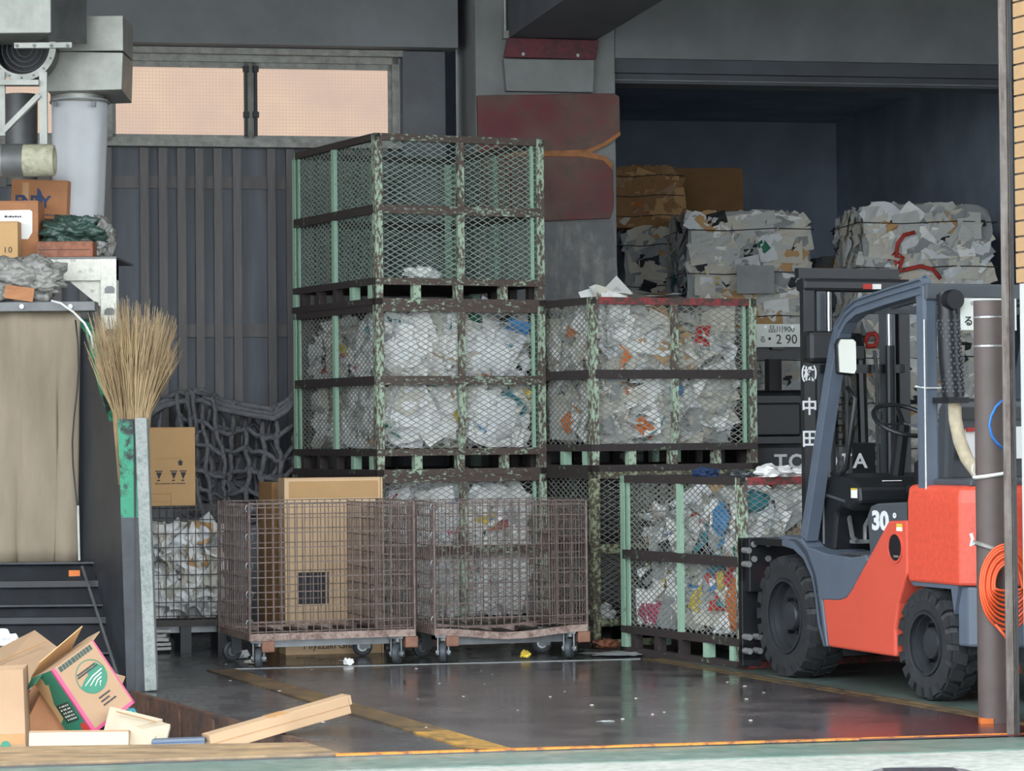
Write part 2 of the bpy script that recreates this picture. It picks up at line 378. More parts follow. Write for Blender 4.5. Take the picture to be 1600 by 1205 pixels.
flat('trim_8', [xy(-3, 11.9), xy(4.9, 11.78), xy(9, 11.7), xy(9, 12.3), xy(-3, 12.32)], -.12, -.006, M['threshold_green'], 'green painted threshold strip')
flat('floor_street', [xy(-40, -30), xy(40, -30), xy(40, 11.7), xy(9, 11.7), xy(4.9, 11.78), xy(-3, 11.9), xy(-40, 11.9)], -.3, -.012, M['road_concrete'], 'pale concrete pavement in front of the depot')
# pit beside the weighing plate
pw = MB(); a, b = Vector((PN[0], PN[1], 0)), Vector((PF[0], PF[1], 0)); dn = (b - a).normalized(); nn = dn.cross(Vector((0, 0, 1)))
nn = nn if nn.x > 0 else -nn
pitwall = struct(flat('wall_pit', [a - nn * .005, b - nn * .005, b + nn * .03, a + nn * .03], -.8, .012, M['pit_rust']), 'rusty steel side wall of the feeding pit')
for k in range(5):
    c = a + (b - a) * (.08 + .2 * k); me = MB().box(-.03, .03, -.012, 0, -.75, -.01)
    o = me.build('stiffener', M['pit_rust'], pitwall); o.location = c - nn * .005; o.rotation_euler = (0, 0, math.atan2(dn.y, dn.x) + PI)
flat('floor_pit', [(-6.5, 12.3), (-2.3, 12.75), PN, PF, (-6.5, 15.5)], -.85, -.55, M['black_steel'], 'bottom of the feeding pit')
flat('trim_9', [xy(-3.4, 12.33), xy(1.72, 12.33), (PN[0], PN[1] - .01), (-2.3, 12.79), (-6.4, 12.29)], 0, .01, M['pit_plate'], 'worn brown steel plate in front of the pit')

# left back wall with ribs and windows
wl = sbox('wall_back', M['panel_steel'], -9.2, 3.36, 20.6, 20.75, 0, 3.47, label='dark ribbed steel wall below the windows')
rib = MB().box(-.03, .03, -.055, 0, 0, 3.46).mesh('rib'); rib.materials.append(M['rib_steel'])
for px in (-170, -120, -60, -10, 40, 90, 130, 168, 225, 254, 283, 311, 340, 370, 424, 454, 484, 513, 545, 575, 604):
    inst('rib', rib, wl, (1.25 + (px - 172) * .00459, 20.6, 0))
for z in (3.17, 2.1, 1.0):
    o = MB().box(-2.5, 3.3, -.02, 0, z, z + .09).build('rail', M['rib_steel'], wl, (0, 20.6, 0))
sbox('wall_back_pier', M['dark_wall'], 3.36, 3.67, 20.45, 20.9, 0, 4.17, label='dark grey wall pier right of the windows')
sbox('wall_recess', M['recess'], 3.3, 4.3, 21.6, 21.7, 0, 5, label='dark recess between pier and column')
beam = sbox('trim_10', M['beam_paint'], -9.2, 3.74, 20.3, 20.9, 4.18, 5, label='grey beam above the windows')
o = MB().box(-2.6, 3.72, 20.27, 20.31, 4.62, 4.66).build('ledge', M['dark_beam'], beam)
def window(name, s0, s1, z0, z1, label):
    f = MB()
    for (a0, a1, b0, b1) in ((s0, s1, z1 - .05, z1), (s0, s1, z0, z0 + .03), (s0, s0 + .05, z0, z1), (s1 - .05, s1, z0, z1)): f.box(a0, a1, 20.52, 20.66, b0, b1)
    fo = struct(f.build(name, M['frame_alu'], rz=RZ), label)
    o = MB().box(s0 - .03, s1 + .03, 20.49, 20.6, z0 - .035, z0).build('window_sill', M['frame_alu'], fo)
    o = MB().box(s0 - .03, s1 + .03, 20.46, 20.6, z1, z1 + .045).build('window_head', M['frame_alu'], fo)
    mid = (s0 + s1) / 2 - .02
    MB().box(mid - .02, mid + .02, 20.56, 20.64, z0, z1).build('mullion', M['frame_alu'], fo)
    for a0, a1, dd in ((s0 + .04, mid - .012, 20.575), (mid + .012, s1 - .04, 20.575)):
        sa = MB(); t = .035
        for q in ((a0, a1, z1 - .09, z1 - .05), (a0, a1, z0 + .03, z0 + .055), (a0, a0 + t, z0 + .03, z1 - .05), (a1 - t, a1, z0 + .03, z1 - .05)): sa.box(q[0], q[1], dd - .025, dd + .02, q[2], q[3])
        so = sa.build('sash', M['frame_alu'], fo)
        MB().box(a0 + t, a1 - t, dd - .003, dd + .003, z0 + .05, z1 - .085).build('pane', M['window_glass'], so)
    for k in (-.022, .022):
        h = MB(); h.box(mid + k * 1.6 - .01, mid + k * 1.6 + .01, 20.5, 20.55, z0 + .05, z1 - .08)
        for zz in (z0 + .2, z1 - .1): h.box(mid + k * 1.6 - .02, mid + k * 1.6 + .02, 20.49, 20.55, zz - .02, zz + .02)
        h.build('latch_rod', M['rubber'], fo)
    return fo
window('window_1', 1.22, 3.34, 3.5, 4.13, 'wide frosted wire-glass window with two panes above the ribbed wall')
window('window_2', -1.0, 1.13, 3.5, 4.13, 'frosted wire-glass window partly behind the ducts')
sbox('wall_back_fill', M['dark_wall'], 1.13, 1.22, 20.6, 20.75, 3.47, 4.18)
sbox('wall_back_edge', M['dark_wall'], -9.2, -1.0, 20.6, 20.75, 3.47, 4.18)

# concrete column
col = sbox('column', M['concrete_grey'], 3.83, 4.86, 20.1, 20.9, 0, 5, bevel=.012, label='grey concrete column')
def spx(u, v, d=20.1): return SDZ(u, v, d)
def plate(name, pix, mat, d0, d1, parent):
    return MB().prism([spx(*p) for p in pix], d0, d1, 'y').build(name, mat, parent, bevel=.004)
plate('steel_jacket', [(744, 150), (958, 147), (966, 152), (967, 208), (958, 220), (930, 234), (905, 240), (746, 240)], M['column_red'], 20.06, 20.1, col)
plate('steel_jacket', [(746, 242), (905, 242), (935, 248), (950, 256), (956, 268), (957, 325), (952, 342), (850, 346), (746, 346)], M['column_red'], 20.06, 20.1, col)
plate('rusted_seam', [(746, 238), (880, 236), (915, 234), (940, 224), (967, 206), (967, 213), (945, 229), (922, 239), (945, 246), (956, 258), (953, 266), (940, 252), (905, 246), (746, 245)], M['rust_edge'], 20.05, 20.08, col)
plate('box_out', [(784, 94), (925, 96), (923, 146), (788, 144)], M['concrete_grey'], 20.02, 20.1, col)
br = plate('angle_bracket', [(789, 62), (931, 66), (926, 96), (783, 92)], M['bracket_red'], 19.99, 20.03, col)
for p in ((812, 88), (897, 90)):
    s_, z_ = spx(*p); MB().lathe([(.012, 19.975), (.012, 19.99)], 10, 'y', (s_, 0, z_)).build('bolt', M['bolt'], br)
plate('concrete_patch', [(746, 346), (850, 347), (955, 345), (963, 400), (966, 470), (746, 470)], M['column_low'], 20.085, 20.1, col)
s_, z_ = spx(792, 40)
for k in (-.02, .02): MB().tube([(s_ + k, 20.06, 4.95), (s_ + k, 20.06, spx(792, 60)[1])], .013, 8).build('conduit', M['galvanised'], col)
MB().box(s_ - .04, s_ + .035, 20.02, 20.1, spx(792, 62)[1], spx(792, 50)[1]).build('conduit_box', M['galvanised'], col)

sbox('trim_11', M['dark_beam'], 4.06, 4.71, 12.6, 20.1, 4.22, 5, label='dark ceiling beam running out from the column')
lint = sbox('wall_lintel', M['beam_paint'], 4.86, 8.8, 20.1, 20.5, 4.1, 5, label='grey lintel above the opening to the back room')
for (d0, d1, z0, z1, mt) in ((20.14, 20.5, 4.0, 4.1, 'dark_beam'), (20.2, 20.5, 3.93, 4.0, 'dark_beam'), (20.17, 20.22, 3.945, 3.955, 'beam_paint')):  # lower steps darker, shade under the lintel put into their colour
    MB().box(4.86, 8.8, d0, d1, z0, z1).build('shutter_track', M[mt], lint)
sbox('wall_room_left', M['room_haze'], 4.6, 4.75, 20.9, 27, 0, 5)
sbox('wall_room_back', M['room_haze'], 4.6, 9, 26.8, 27, 0, 5)
sbox('wall_right', M['ceiling_pale'], 8.8, 9, 12.5, 20, 0, 5)
sbox('wall_room_right', M['room_haze'], 8.7, 9, 20, 27, 0, 5)
sbox('wall_left', M['ceiling_pale'], -9.4, -9, 12.6, 21, -.1, 5)  # unseen, set far out so the wider opening admits more daylight
sbox('ceiling', M['ceiling_pale'], -9.4, 9, 12.6, 27, 5, 5.2)
sbox('ceiling_room', M['room_haze'], 4.75, 8.8, 20.6, 26.8, 4.4, 4.5)
cp = MB().tube([bld(-2.5, 20.24, 4.6), bld(3.55, 20.24, 4.585), bld(3.66, 20.24, 4.61), bld(3.72, 20.24, 4.75)], .03, 10)
tag(cp.build('ceiling_pipe', M['galv_dark'], smooth=True), 'long thin grey pipe clipped along the beam above the windows', 'pipe')

# front of the building: opening frame, brick and white pier at the right, lintel above
sbox('wall_front_top', M['wall_white'], -10, 9, 12.3, 12.6, 4.95, 7)
sbox('wall_front_left', M['wall_white'], -10, -9, 12.0, 12.6, -.1, 7)
jx = W(1569, 800, 12.95) + Vector((.022, 0, 0))
jb = MB().box(-.022, .014, 0, .12, -.01, 4.6); jb.box(.014, .024, .012, .12, -.01, 4.6)
jo = struct(jb.build('door_1', M['jamb_metal'], loc=(jx.x, 12.95, 0), rz=-.16, bevel=.004), 'weathered metal door jamb at the right of the opening')
MB().box(.024, .036, .004, .1, -.01, 4.6).build('seal_strip', M['rubber'], jo)
pa = Vector((W(1586, 300, 12.86).x, 12.86, 0)); pd = Vector((1, -2.3, 0)).normalized(); pn = Vector((-pd.y, pd.x, 0)); pn = pn if pn.x > 0 else -pn
ang = math.atan2(pd.y, pd.x)
ZB = W(1590, 441, 12.7).z
wf = struct(MB().box(0, .75, .012, .6, ZB, 7).build('wall_front', M['mortar'], loc=pa, rz=ang), 'tan brick pier at the right edge of the opening')
ww = struct(MB().box(.02, .75, .005, .6, -.02, ZB).build('wall_front_lower', M['wall_white'], loc=pa, rz=ang), 'white painted lower part of the pier')
struct(MB().box(2.45, 5, 12.4, 12.7, -.02, 7).build('wall_front_right', M['wall_white'], loc=(0, .35, 0)))
bk = MB().box(0, .21, 0, .1, 0, .061).mesh('brick'); bk.materials.append(M['brick_tan'])
z = ZB + .005; row = 0
while z < 4.5:
    x = -.105 if row % 2 else 0
    while x < .7:
        o = inst('brick', bk, wf, (max(x, 0), 0, z))
        if x < 0: o.scale = (.5, 1, 1)
        x += .22
    z += .0705; row += 1
#==THINGS==
# ================================================================== WIRE MESH CAGES
CW, CD, CH = 1.226, 1.475, 1.117
def clip_lines(w, h, px, py, rng=None):
    """the two families of strands of expanded metal, clipped to w x h"""
    segs = []; m = py / px
    for sgn in (1, -1):
        n0 = -int(h / py) - 2; n1 = int(w / px) + int(h / py) + 3
        for k in range(n0, n1):
            x0 = k * px; pts = []
            # line: y = sgn*m*(x-x0) (+h when sgn<0)
            f = (lambda x: m * (x - x0)) if sgn > 0 else (lambda x: h - m * (x - x0))
            xa, xb = max(0, x0), min(w, x0 + h / m)
            if xb - xa > .004: segs.append(((xa, f(xa)), (xb, f(xb))))
    return segs
MESHCACHE = {}
def mesh_panel(w, h, px=.07, py=.037, t=.0044, mat='mesh_grey'):
    key = (round(w, 3), round(h, 3), px, py, mat)
    if key in MESHCACHE: return MESHCACHE[key]
    mb = MB()
    for i, (p, q) in enumerate(clip_lines(w, h, px, py)): mb.bar((p[0], 0, p[1]), (q[0], 0, q[1]), .004, t, (0, 1, 0) if False else (0, 0, 1))
    me = mb.mesh('mesh_panel'); me.materials.append(M[mat]); MESHCACHE[key] = me; return me
def cage(label, loc, rz, front='cage_front', rail='cage_rail', side='cage_dark', top=None, mat='mesh_grey', group='steel mesh cages', right='cage_front'):
    t = thing('mesh_cage', label, 'cage', loc, (0, 0, rz), group)
    top = top or rail
    zb0, zb1, zd0, zd1, zm0, zm1, zt0 = .0, .042, .13, .175, .594, .652, 1.072
    # corner posts: steel angles
    a, th = .053, .007
    for (x, y, sx, sy) in ((0, 0, 1, 1), (CW, 0, -1, 1), (0, CD, 1, -1), (CW, CD, -1, -1)):
        L = [(x, y), (x + sx * a, y), (x + sx * a, y + sy * th), (x + sx * th, y + sy * th), (x + sx * th, y + sy * a), (x, y + sy * a)]
        MB().prism(L, 0, CH, 'z').build('corner_post', M[front] if y == 0 else M['cage_clean'], t)
    # the four sides: rails along the outside, posts, mesh
    for k, (ox, oy, ang, ln) in enumerate(((0, 0, 0, CW), (CW, 0, PI / 2, CD), (CW, CD, PI, CW), (0, CD, -PI / 2, CD))):
        Mx = Matrix.Translation((ox, oy, 0)) @ Matrix.Rotation(ang, 4, 'Z')
        fr = k == 0
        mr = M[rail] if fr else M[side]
        def part(name, x0, x1, y0, y1, z0, z1, mt): return MB().box(x0, x1, y0, y1, z0, z1, M=Mx).build(name, mt, t)
        part('top_rail', .0, ln, .0005, .04, zt0, CH, M[top] if fr else mr)
        part('middle_rail', .03, ln - .03, -.004, .03, zm0, zm1, mr)
        part('deck_rail', .0, ln, -.002, .04, zd0, zd1, mr)
        part('skid_rail', -.006, ln + .006, -.006, .045, zb0, zb1, mr)
        nb = (0.0, .27, .575, .9, CW - .05) if fr or k == 2 else (.12, .42, .72, 1.02, 1.33)
        for i, bx in enumerate(nb):
            part('block', bx, bx + .052, .004, .06, zb1, zd0, M[front] if fr else (M['cage_clean'] if i > 2 else M[side]))
        part('mid_post', ln / 2 - .02, ln / 2 + .026, .001, .028, zd1, zt0, M[front] if fr else M['cage_clean'])
        # inner angle beside each corner
        if fr: part('inner_post', ln - .085, ln - .062, .03, .05, zd1, zt0, M['cage_clean'])
        else: part('inner_post', .02, .075, .02, .032, zd1, zt0, M['cage_clean'])
        for z0, z1 in ((zd1, zm0), (zm1, zt0)):
            o = inst('mesh_panel', mesh_panel(ln - .08, z1 - z0, mat=mat), t)
            o.matrix_local = Mx @ Matrix.Translation((.04, .036, z0))
    dk = MB(); dk.box(.04, CW - .04, .04, CD - .04, zd0 + .02, zd1 - .012)
    dk.build('deck', M['cage_dark'], t)
    return t
S1, S2, S3 = (-.8785, 18.55), (.514, 18.5), (1.322, 16.68)
Y1, Y2, Y3 = .449, .4537, .4558
c1a = cage('nearly empty green mesh cage, topmost of the tall three-cage stack', (*S1, 2 * CH), Y1, mat='mesh_green')
c1b = cage('green mesh cage full of white waste bags, middle of the tall stack', (*S1, CH), Y1, mat='mesh_grey')
c1c = cage('mesh cage at the bottom of the tall stack, behind the right roll cart', (*S1, 0), Y1)
CAGE_K = 1.015
c2a = cage('mesh cage with red top rail, full of old paper, upper of two', (*S2, CH), Y2, top='cage_red', rail='cage_dark', front='cage_front')
c2b = cage('almost empty mesh cage under the red-railed paper cage', (*S2, 0), Y2, front='cage_olive', rail='cage_olive', mat='mesh_grey')
c2a.scale = c2b.scale = (CAGE_K,) * 3; c2a.location.z = CH * CAGE_K
c3 = cage('mesh cage of colourful waste in front of the forklift mast', (*S3, 0), Y3, top='cage_red', rail='cage_red', side='cage_dark', front='cage_front')

# ------------------------------------------------------------------ contents
PAPER = ['paper_white', 'paper_off', 'newsprint', 'newsprint_warm', 'glossy_page', 'paper_grey', 'carton', 'c_red', 'c_blue', 'c_yellow', 'c_orange', 'c_green', 'c_black', 'c_pink', 'c_teal', 'carton_dark', 'carton_light']
def pick(rng, wts):
    return rng.choices(range(len(wts)), wts)[0]
W_BAGS = [18, 4, 1.2, .6, 4, .6, .5, .35, .35, .4, .4, .3, .5, .2, .3]
W_NEWS = [9, 5, 5, 4, 3, 2, .5, .25, .15, .2, .25, .25, .5, .05, .1]
W_MIX = [12, 4, 2, 1, 4, 1.5, .8, .7, .5, .6, .5, .7, 1.0, .4, .6]
def paper_fill(label, loc, rz, z0, z1, seed, wts, n=620, size=(.16, .42), zvar=.1, full=True):
    rng = random.Random(seed); mb = MB(); x0, x1, y0, y1 = .06, CW - .06, .06, CD - .06
    def top(x, y): return z1 + zvar * (noise.noise(Vector((x * 2.3, y * 2.3, seed))) * 1.3)
    for i in range(n):
        r = rng.random()
        if r < .42: x, y = rng.uniform(x0, x1), y0 + abs(rng.gauss(0, .09)); nrm = rotM(PI / 2, 0, rng.gauss(0, .35))
        elif r < .76: x, y = x0 + abs(rng.gauss(0, .09)), rng.uniform(y0, y1); nrm = rotM(PI / 2, 0, -PI / 2 + rng.gauss(0, .35))
        elif r < .86: x, y = x1 - abs(rng.gauss(0, .08)), rng.uniform(y0, y1); nrm = rotM(PI / 2, 0, PI / 2 + rng.gauss(0, .35))
        else: x, y = rng.uniform(x0, x1), rng.uniform(y0, y1); nrm = None
        tz = top(x, y); w_, h_ = rng.uniform(*size), rng.uniform(*size) * .8
        hw = max(w_, h_) * .5
        if nrm is None: zc = tz - abs(rng.gauss(0, .05)); Mx = rotM(rng.gauss(0, .35), rng.gauss(0, .35), rng.uniform(0, 6.3))
        else: zc = rng.uniform(z0 + .06, max(z0 + .07, tz - .05)); Mx = nrm @ rotM(rng.gauss(0, .55), rng.gauss(0, .45), rng.uniform(0, 6.3))
        mi = pick(rng, wts)
        if 6 < mi < 15: w_ *= .6; h_ *= .6
        # keep the sheet inside the cage
        ex = hw * .85
        e0 = abs(Mx[0][0]) * w_ / 2 + abs(Mx[0][1]) * h_ / 2 + .01; e1 = abs(Mx[1][0]) * w_ / 2 + abs(Mx[1][1]) * h_ / 2 + .01
        cx = min(max(x, x0 + e0), max(x0 + e0, x1 - e0)); cy = min(max(y, y0 + e1 * .9), y1 - e1)
        b = len(mb.v)
        mb.sheet(Vector((cx, cy, zc)), Mx, w_, h_, .16, mi, 3, rng, .006)
        for k in range(b, len(mb.v)):
            p = mb.v[k]; mb.v[k] = (min(max(p[0], x0 - .012 + .002 * rng.random()), x1 + .012), min(max(p[1], y0 - .012 + .004 * rng.random()), y1 + .012), max(p[2], z0 + .004))
    # black core so the gaps between sheets read as shade
    c = Vector(((x0 + x1) / 2, (y0 + y1) / 2, (z0 + z1) / 2 - .05))
    if full: mb.box(x0 + .17, x1 - .17, y0 + .17, y1 - .17, z0 + .003, z1 - .12, 12)
    o = mb.build('waste_paper', [M[k] for k in PAPER], loc=(loc[0], loc[1], loc[2]), rz=rz)
    return tag(o, label, 'waste paper', kind='stuff')
zin = .175
def in_cage(S, Yw, z, x, y, zz): 
    q = Matrix.Rotation(Yw, 3, 'Z') @ Vector((x, y, 0)); return Vector((S[0] + q.x, S[1] + q.y, z + zz))
def bag(label, c, rad, seed, mat='bag_white', amp=.16, rot=0, group=None, cat='bag', flat=.8, freq=3.2):
    b = MB().blob((0, 0, 0), rad, rotM(0, 0, rot), amp, freq, seed, 4, flat=flat)
    return tag(b.build('waste_bag', M[mat], loc=c, smooth=True), label, cat, group)
paper_fill('white paper and plastic waste packed in the middle cage of the tall stack', (*S1, CH), Y1, zin, 1.0, 11, W_BAGS, 620)
paper_fill('white and grey paper waste packed in the bottom cage of the tall stack', (*S1, 0), Y1, zin, 1.0, 12, W_BAGS, 560)
paper_fill('old newspapers and magazines packed in the red-railed upper cage', (*S2, CH * 1.015), Y2, zin, 1.03, 13, W_NEWS, 640, (.16, .42), .13)
paper_fill('colourful paper and bag waste packed in the cage before the forklift', (*S3, 0), Y3, zin, .98, 14, W_MIX, 620, (.14, .4), .16)
# bags that can be made out behind the mesh of the middle cage
bg_grp = 'white bags in the middle cage'
for i, (x, z, rx, rz_, l) in enumerate(((.30, .83, .25, .19, 'upper left'), (.86, .80, .28, .21, 'upper right'), (.32, .40, .27, .2, 'lower left'), (.88, .39, .27, .21, 'lower right'))):
    bag('bulging white waste bag behind the %s panel of the middle cage' % l, in_cage(S1, Y1, CH, x, .19, z), (rx, .135, rz_), 20 + i, rot=Y1, group=bg_grp, amp=.1)
for i, (v, z) in enumerate(((.35, .78), (.75, .36), (1.1, .74))):
    bag(['pale waste bag at the upper near side of the cage before the forklift', 'pale waste bag low in the side of the cage before the forklift', 'pale waste bag at the upper far side of the cage before the forklift'][i], in_cage(S3, Y3, 0, .21, v, z), (.1, .24, .17), 30 + i, rot=Y3, group='bags in the cage before the forklift', amp=.14)
def crumple(name, label, c, rad, mat, seed, cat, amp=.3, rot=0, group=None, flat=.5):
    b = MB().blob((0, 0, 0), rad, rotM(0, 0, rot), amp, 4, seed, 3, flat=flat)
    return tag(b.build(name, M[mat], loc=c), label, cat, group)
crumple('crumpled_paper', 'crumpled white paper alone on the floor of the top cage', in_cage(S1, Y1, 2 * CH, .38, .12, zin + .028), (.14, .07, .06), 'paper_white', 3, 'paper', rot=Y1)
crumple('blue_ball', 'small bright blue ball among the papers of the red-railed cage', in_cage(S2, Y2, CH, .67, .075, .545), (.045, .03, .045), 'c_blue', 4, 'ball', .05, flat=1)
crumple('pink_wrapper', 'crimson wrapper low in the side of the cage before the forklift', in_cage(S3, Y3, 0, .075, 1.22, .26), (.02, .17, .07), 'c_pink', 5, 'wrapper', .2, rot=Y3, flat=1)
crumple('blue_wrapper', 'bright blue wrapper high in the side of the cage before the forklift', in_cage(S3, Y3, 0, .075, .36, .86), (.02, .09, .1), 'c_blue', 6, 'wrapper', .2, rot=Y3, flat=1)
crumple('orange_wrapper', 'orange and brown bag low near the corner of the forklift cage', in_cage(S3, Y3, 0, .075, .2, .36), (.02, .1, .16), 'c_orange', 8, 'wrapper', .2, rot=Y3, flat=1)
crumple('yellow_wrapper', 'small yellow wrapper at mid height in the forklift cage', in_cage(S3, Y3, 0, .075, .36, .5), (.02, .045, .06), 'c_yellow', 9, 'wrapper', .2, rot=Y3, flat=1)
crumple('brown_paper_bag', 'big brown paper bag behind the front mesh of the forklift cage', in_cage(S3, Y3, 0, .5, .16, .75), (.24, .08, .17), 'carton_light', 10, 'bag', .16, rot=Y3, flat=1)
crumple('teal_box', 'teal plastic wrapper at the top front corner of the forklift cage', in_cage(S3, Y3, 0, .16, .09, .97), (.1, .04, .06), 'c_teal', 11, 'wrapper', .15, rot=Y3, flat=1)
crumple('white_cloth', 'crumpled white cloth lying on the red rail of the forklift cage', in_cage(S3, Y3, 0, .26, .06, CH + .025), (.12, .09, .05), 'paper_white', 12, 'cloth', .3, rot=Y3)
crumple('white_cloth', 'small flat white cloth on the red rail close to the mast', in_cage(S3, Y3, 0, .46, .06, CH + .017), (.12, .09, .035), 'paper_white', 13, 'cloth', .3, rot=Y3)
crumple('dark_cloth', 'dark rag on the near corner rail of the forklift cage', in_cage(S3, Y3, 0, .07, .1, CH + .015), (.09, .08, .03), 'bag_dark', 14, 'cloth', .3, rot=Y3)
crumple('blue_bag', 'dark blue plastic bag on the side rail of the forklift cage', in_cage(S3, Y3, 0, .07, .52, CH + .018), (.07, .13, .045), 'ink_blue', 15, 'bag', .3, rot=Y3)
crumple('crumpled_paper', 'crumpled white paper at the bottom of the almost empty cage', in_cage(S2, Y2, 0, .14, .14, zin + .03), (.09, .08, .07), 'paper_white', 16, 'paper', rot=Y2)
rng = random.Random(5)
for i, (x, dx, rzz) in enumerate(((.42, .0, .1), (.62, .05, -.15), (.82, .0, .25), (.55, .3, .0))):
    mb = MB(); 
    for k in range(3): mb.sheet(Vector((rng.uniform(-.03, .03), rng.uniform(-.03, .03), .016 + .011 * k)), rotM(rng.gauss(0, .03), rng.gauss(0, .03), rng.gauss(0, .2)), .3, .24, .06, k % 2, 4, rng, .002)
    o = mb.build('newspaper', [M['newsprint'], M['newsprint_warm']], loc=in_cage(S2, Y2, CH * 1.015, x, .2 + dx, 1.1 + .025 * (i % 2)), rz=rzz + Y2)
    tag(o, ['open newspaper on top of the paper cage, nearest the tall stack', 'curled newspaper in the middle of the heap on the paper cage', 'folded newspaper at the right of the heap on the paper cage', 'newspaper at the back of the heap on the paper cage'][i], 'newspaper', 'newspapers heaped on the paper cage')

# ================================================================== ROLL CARTS
def wire_panel(mb, w, z0, z1, Mx, px=.049, pz=.088, r=.0027, pairs=True):
    n = max(2, round(w / px))
    for i in range(n + 1):
        x = w * i / n; mb.bar(Mx @ Vector((x, 0, z0)), Mx @ Vector((x, 0, z1)), 2 * r, 2 * r, (0, 1, 0))
    z = z1; zs = []
    while z > z0 + .02: zs.append(z); z -= pz
    zs += [z1 - .025, z0 + .012]
    for z in zs: mb.bar(Mx @ Vector((0, .006, z)), Mx @ Vector((w, .006, z)), 2.2 * r, 2.2 * r)
CASTER = {}
def caster(parent, x, y, rz, R_=.062):
    f = MB()
    f.box(-.05, .05, -.045, .045, .155, .17); f.box(-.04, .03, -.036, -.028, .05, .16); f.box(-.04, .03, .028, .036, .05, .16)
    f.lathe([(.035, .135), (.035, .157)], 14, 'z')
    f.lathe([(.02, -.045), (.02, .045)], 10, 'y', (-.02, 0, R_))
    c = f.build('caster', M['caster_steel'], parent, (x, y, 0), rz)
    wm = MB().lathe([(.03, -.012), (.035, -.02), (R_ - .012, -.022), (R_, -.014), (R_, .014), (R_ - .012, .022), (.035, .02), (.03, .012)], 24, 'y', (-.02, 0, R_), closed=True)
    wm.build('wheel', M['caster_rubber'], c, smooth=True, auto=True)
    MB().lathe([(.032, -.016), (.032, .016)], 16, 'y', (-.02, 0, R_)).build('hub', M['bolt'], c)
    return c
def roll_cart(label, loc, rz, wd=1.0, dp=.66, zt=.975, wire='wire_brown', base='cart_base', sag=0, dense=True, front=True, cast=True, seed=0):
    t = thing('roll_cart', label, 'cart', loc, (0, 0, rz), 'wire roll carts')
    zb = .17; rng = random.Random(seed)
    def zs(x): return -sag * math.sin(PI * min(max(x / wd, 0), 1)) ** 2
    b = MB(); N = 10
    for (y0, y1, h) in ((-.012, .03, .042), (dp - .03, dp + .012, .042)):
        for i in range(N):
            xa, xb = wd * i / N, wd * (i + 1) / N
            b.add([(xa, y0, zb + zs(xa)), (xa, y1, zb + zs(xa)), (xa, y1, zb + h + zs(xa)), (xa, y0, zb + h + zs(xa)), (xb, y0, zb + zs(xb)), (xb, y1, zb + zs(xb)), (xb, y1, zb + h + zs(xb)), (xb, y0, zb + h + zs(xb))],
                  [(0, 1, 2, 3), (7, 6, 5, 4), (0, 4, 5, 1), (1, 5, 6, 2), (2, 6, 7, 3), (3, 7, 4, 0)])
    for x in (0, wd - .035): b.box(x, x + .035, 0, dp, zb, zb + .04)
    b.build('base_frame', M[base], t)
    for k in range(6):
        x = wd * (.08 + .155 * k); MB().box(x, x + .06, .03, dp - .03, zb + .012 + zs(x), zb + .03 + zs(x)).build('base_slat', M['wire_dark'], t)
    MB().box(.1, wd - .1, .07, .11, zb - .045 + zs(wd / 2) * .6, zb).build('cross_beam', M['caster_steel'], t)
    sides = [(0, 0, 0, wd)] * front + [(wd, 0, PI / 2, dp), (wd, dp, PI, wd), (0, dp, -PI / 2, dp)]
    for (ox, oy, a, ln) in sides:
        mb = MB(); wire_panel(mb, ln, zb + .04, zt, Matrix.Translation((ox, oy, 0)) @ Matrix.Rotation(a, 4, 'Z'))
        mb.build('wire_panel', M[wire], t)
    if dense:
        for k in range(2):
            mb = MB(); wire_panel(mb, wd * .2, zb + .05, zt - .02, Matrix.Translation((wd * .785, .05 + .05 * k, 0)) @ Matrix.Rotation(.03 * k, 4, 'Z'), .04, .1)
            mb.build('folded_gate', M[wire], t)
        mb = MB(); wire_panel(mb, dp - .1, zb + .05, zt - .01, Matrix.Translation((wd * .8, .05, 0)) @ Matrix.Rotation(PI / 2, 4, 'Z'), .04, .1)
        mb.build('folded_gate', M[wire], t)
    for (x, y) in ((0, 0), (wd, 0), (0, dp), (wd, dp)):
        MB().tube([(x, y, zb), (x, y, zt)], .009, 8).build('corner_tube', M[wire], t)
    hk = MB()
    for i in range(5):
        z = zt - .03 - i * .17
        hk.tube([Vector((0, 0, z)) + Vector((.022 * math.cos(q), .008, .022 * math.sin(q))) for q in [k * PI / 4 for k in range(8)]], .0045, 5, closed=True)
    hk.build('hinge_rings', M['caster_steel'], t)
    if cast:
        for (x, y, a) in ((.07, .06, 1.2), (wd - .09, .06, 1.0), (.08, dp - .06, .3), (wd - .1, dp - .06, -.2)):
            c = caster(t, x, y, a)
        for x in (.03, wd - .1): MB().box(x + .04, x + .12, -.006, .05, zb - .07, zb).build('caster_housing', M['caster_rust'], t, bevel=.008)
    return t
def corner_at(u, v, z=0): return G(u, v, z)
q = G(398, 1046); 
roll_cart('rusty brown wire roll cart in front of the tall tan carton', (q.x - .02, q.y - .06, 0), .33, 1.02, .8, .985, seed=1)
q = G(686, 1036)
roll_cart('rusty wire roll cart with sagging base before the tall stack', (q.x - .02, q.y - .06, 0), .3, .97, .6, .975, sag=.035, seed=2)
q = G(238, 1022)
rc3 = roll_cart('dark wire cart of paper waste behind the grey steel post', (q.x - .1, q.y, 0), .2, .62, .5, .94, wire='wire_dark', base='wire_dark', dense=False, cast=False, seed=3)
sk = MB()
for k in (.04, .28, .52): sk.box(k, k + .07, 0, .5, 0, .17)
sk.build('skid', M['black_steel'], rc3)
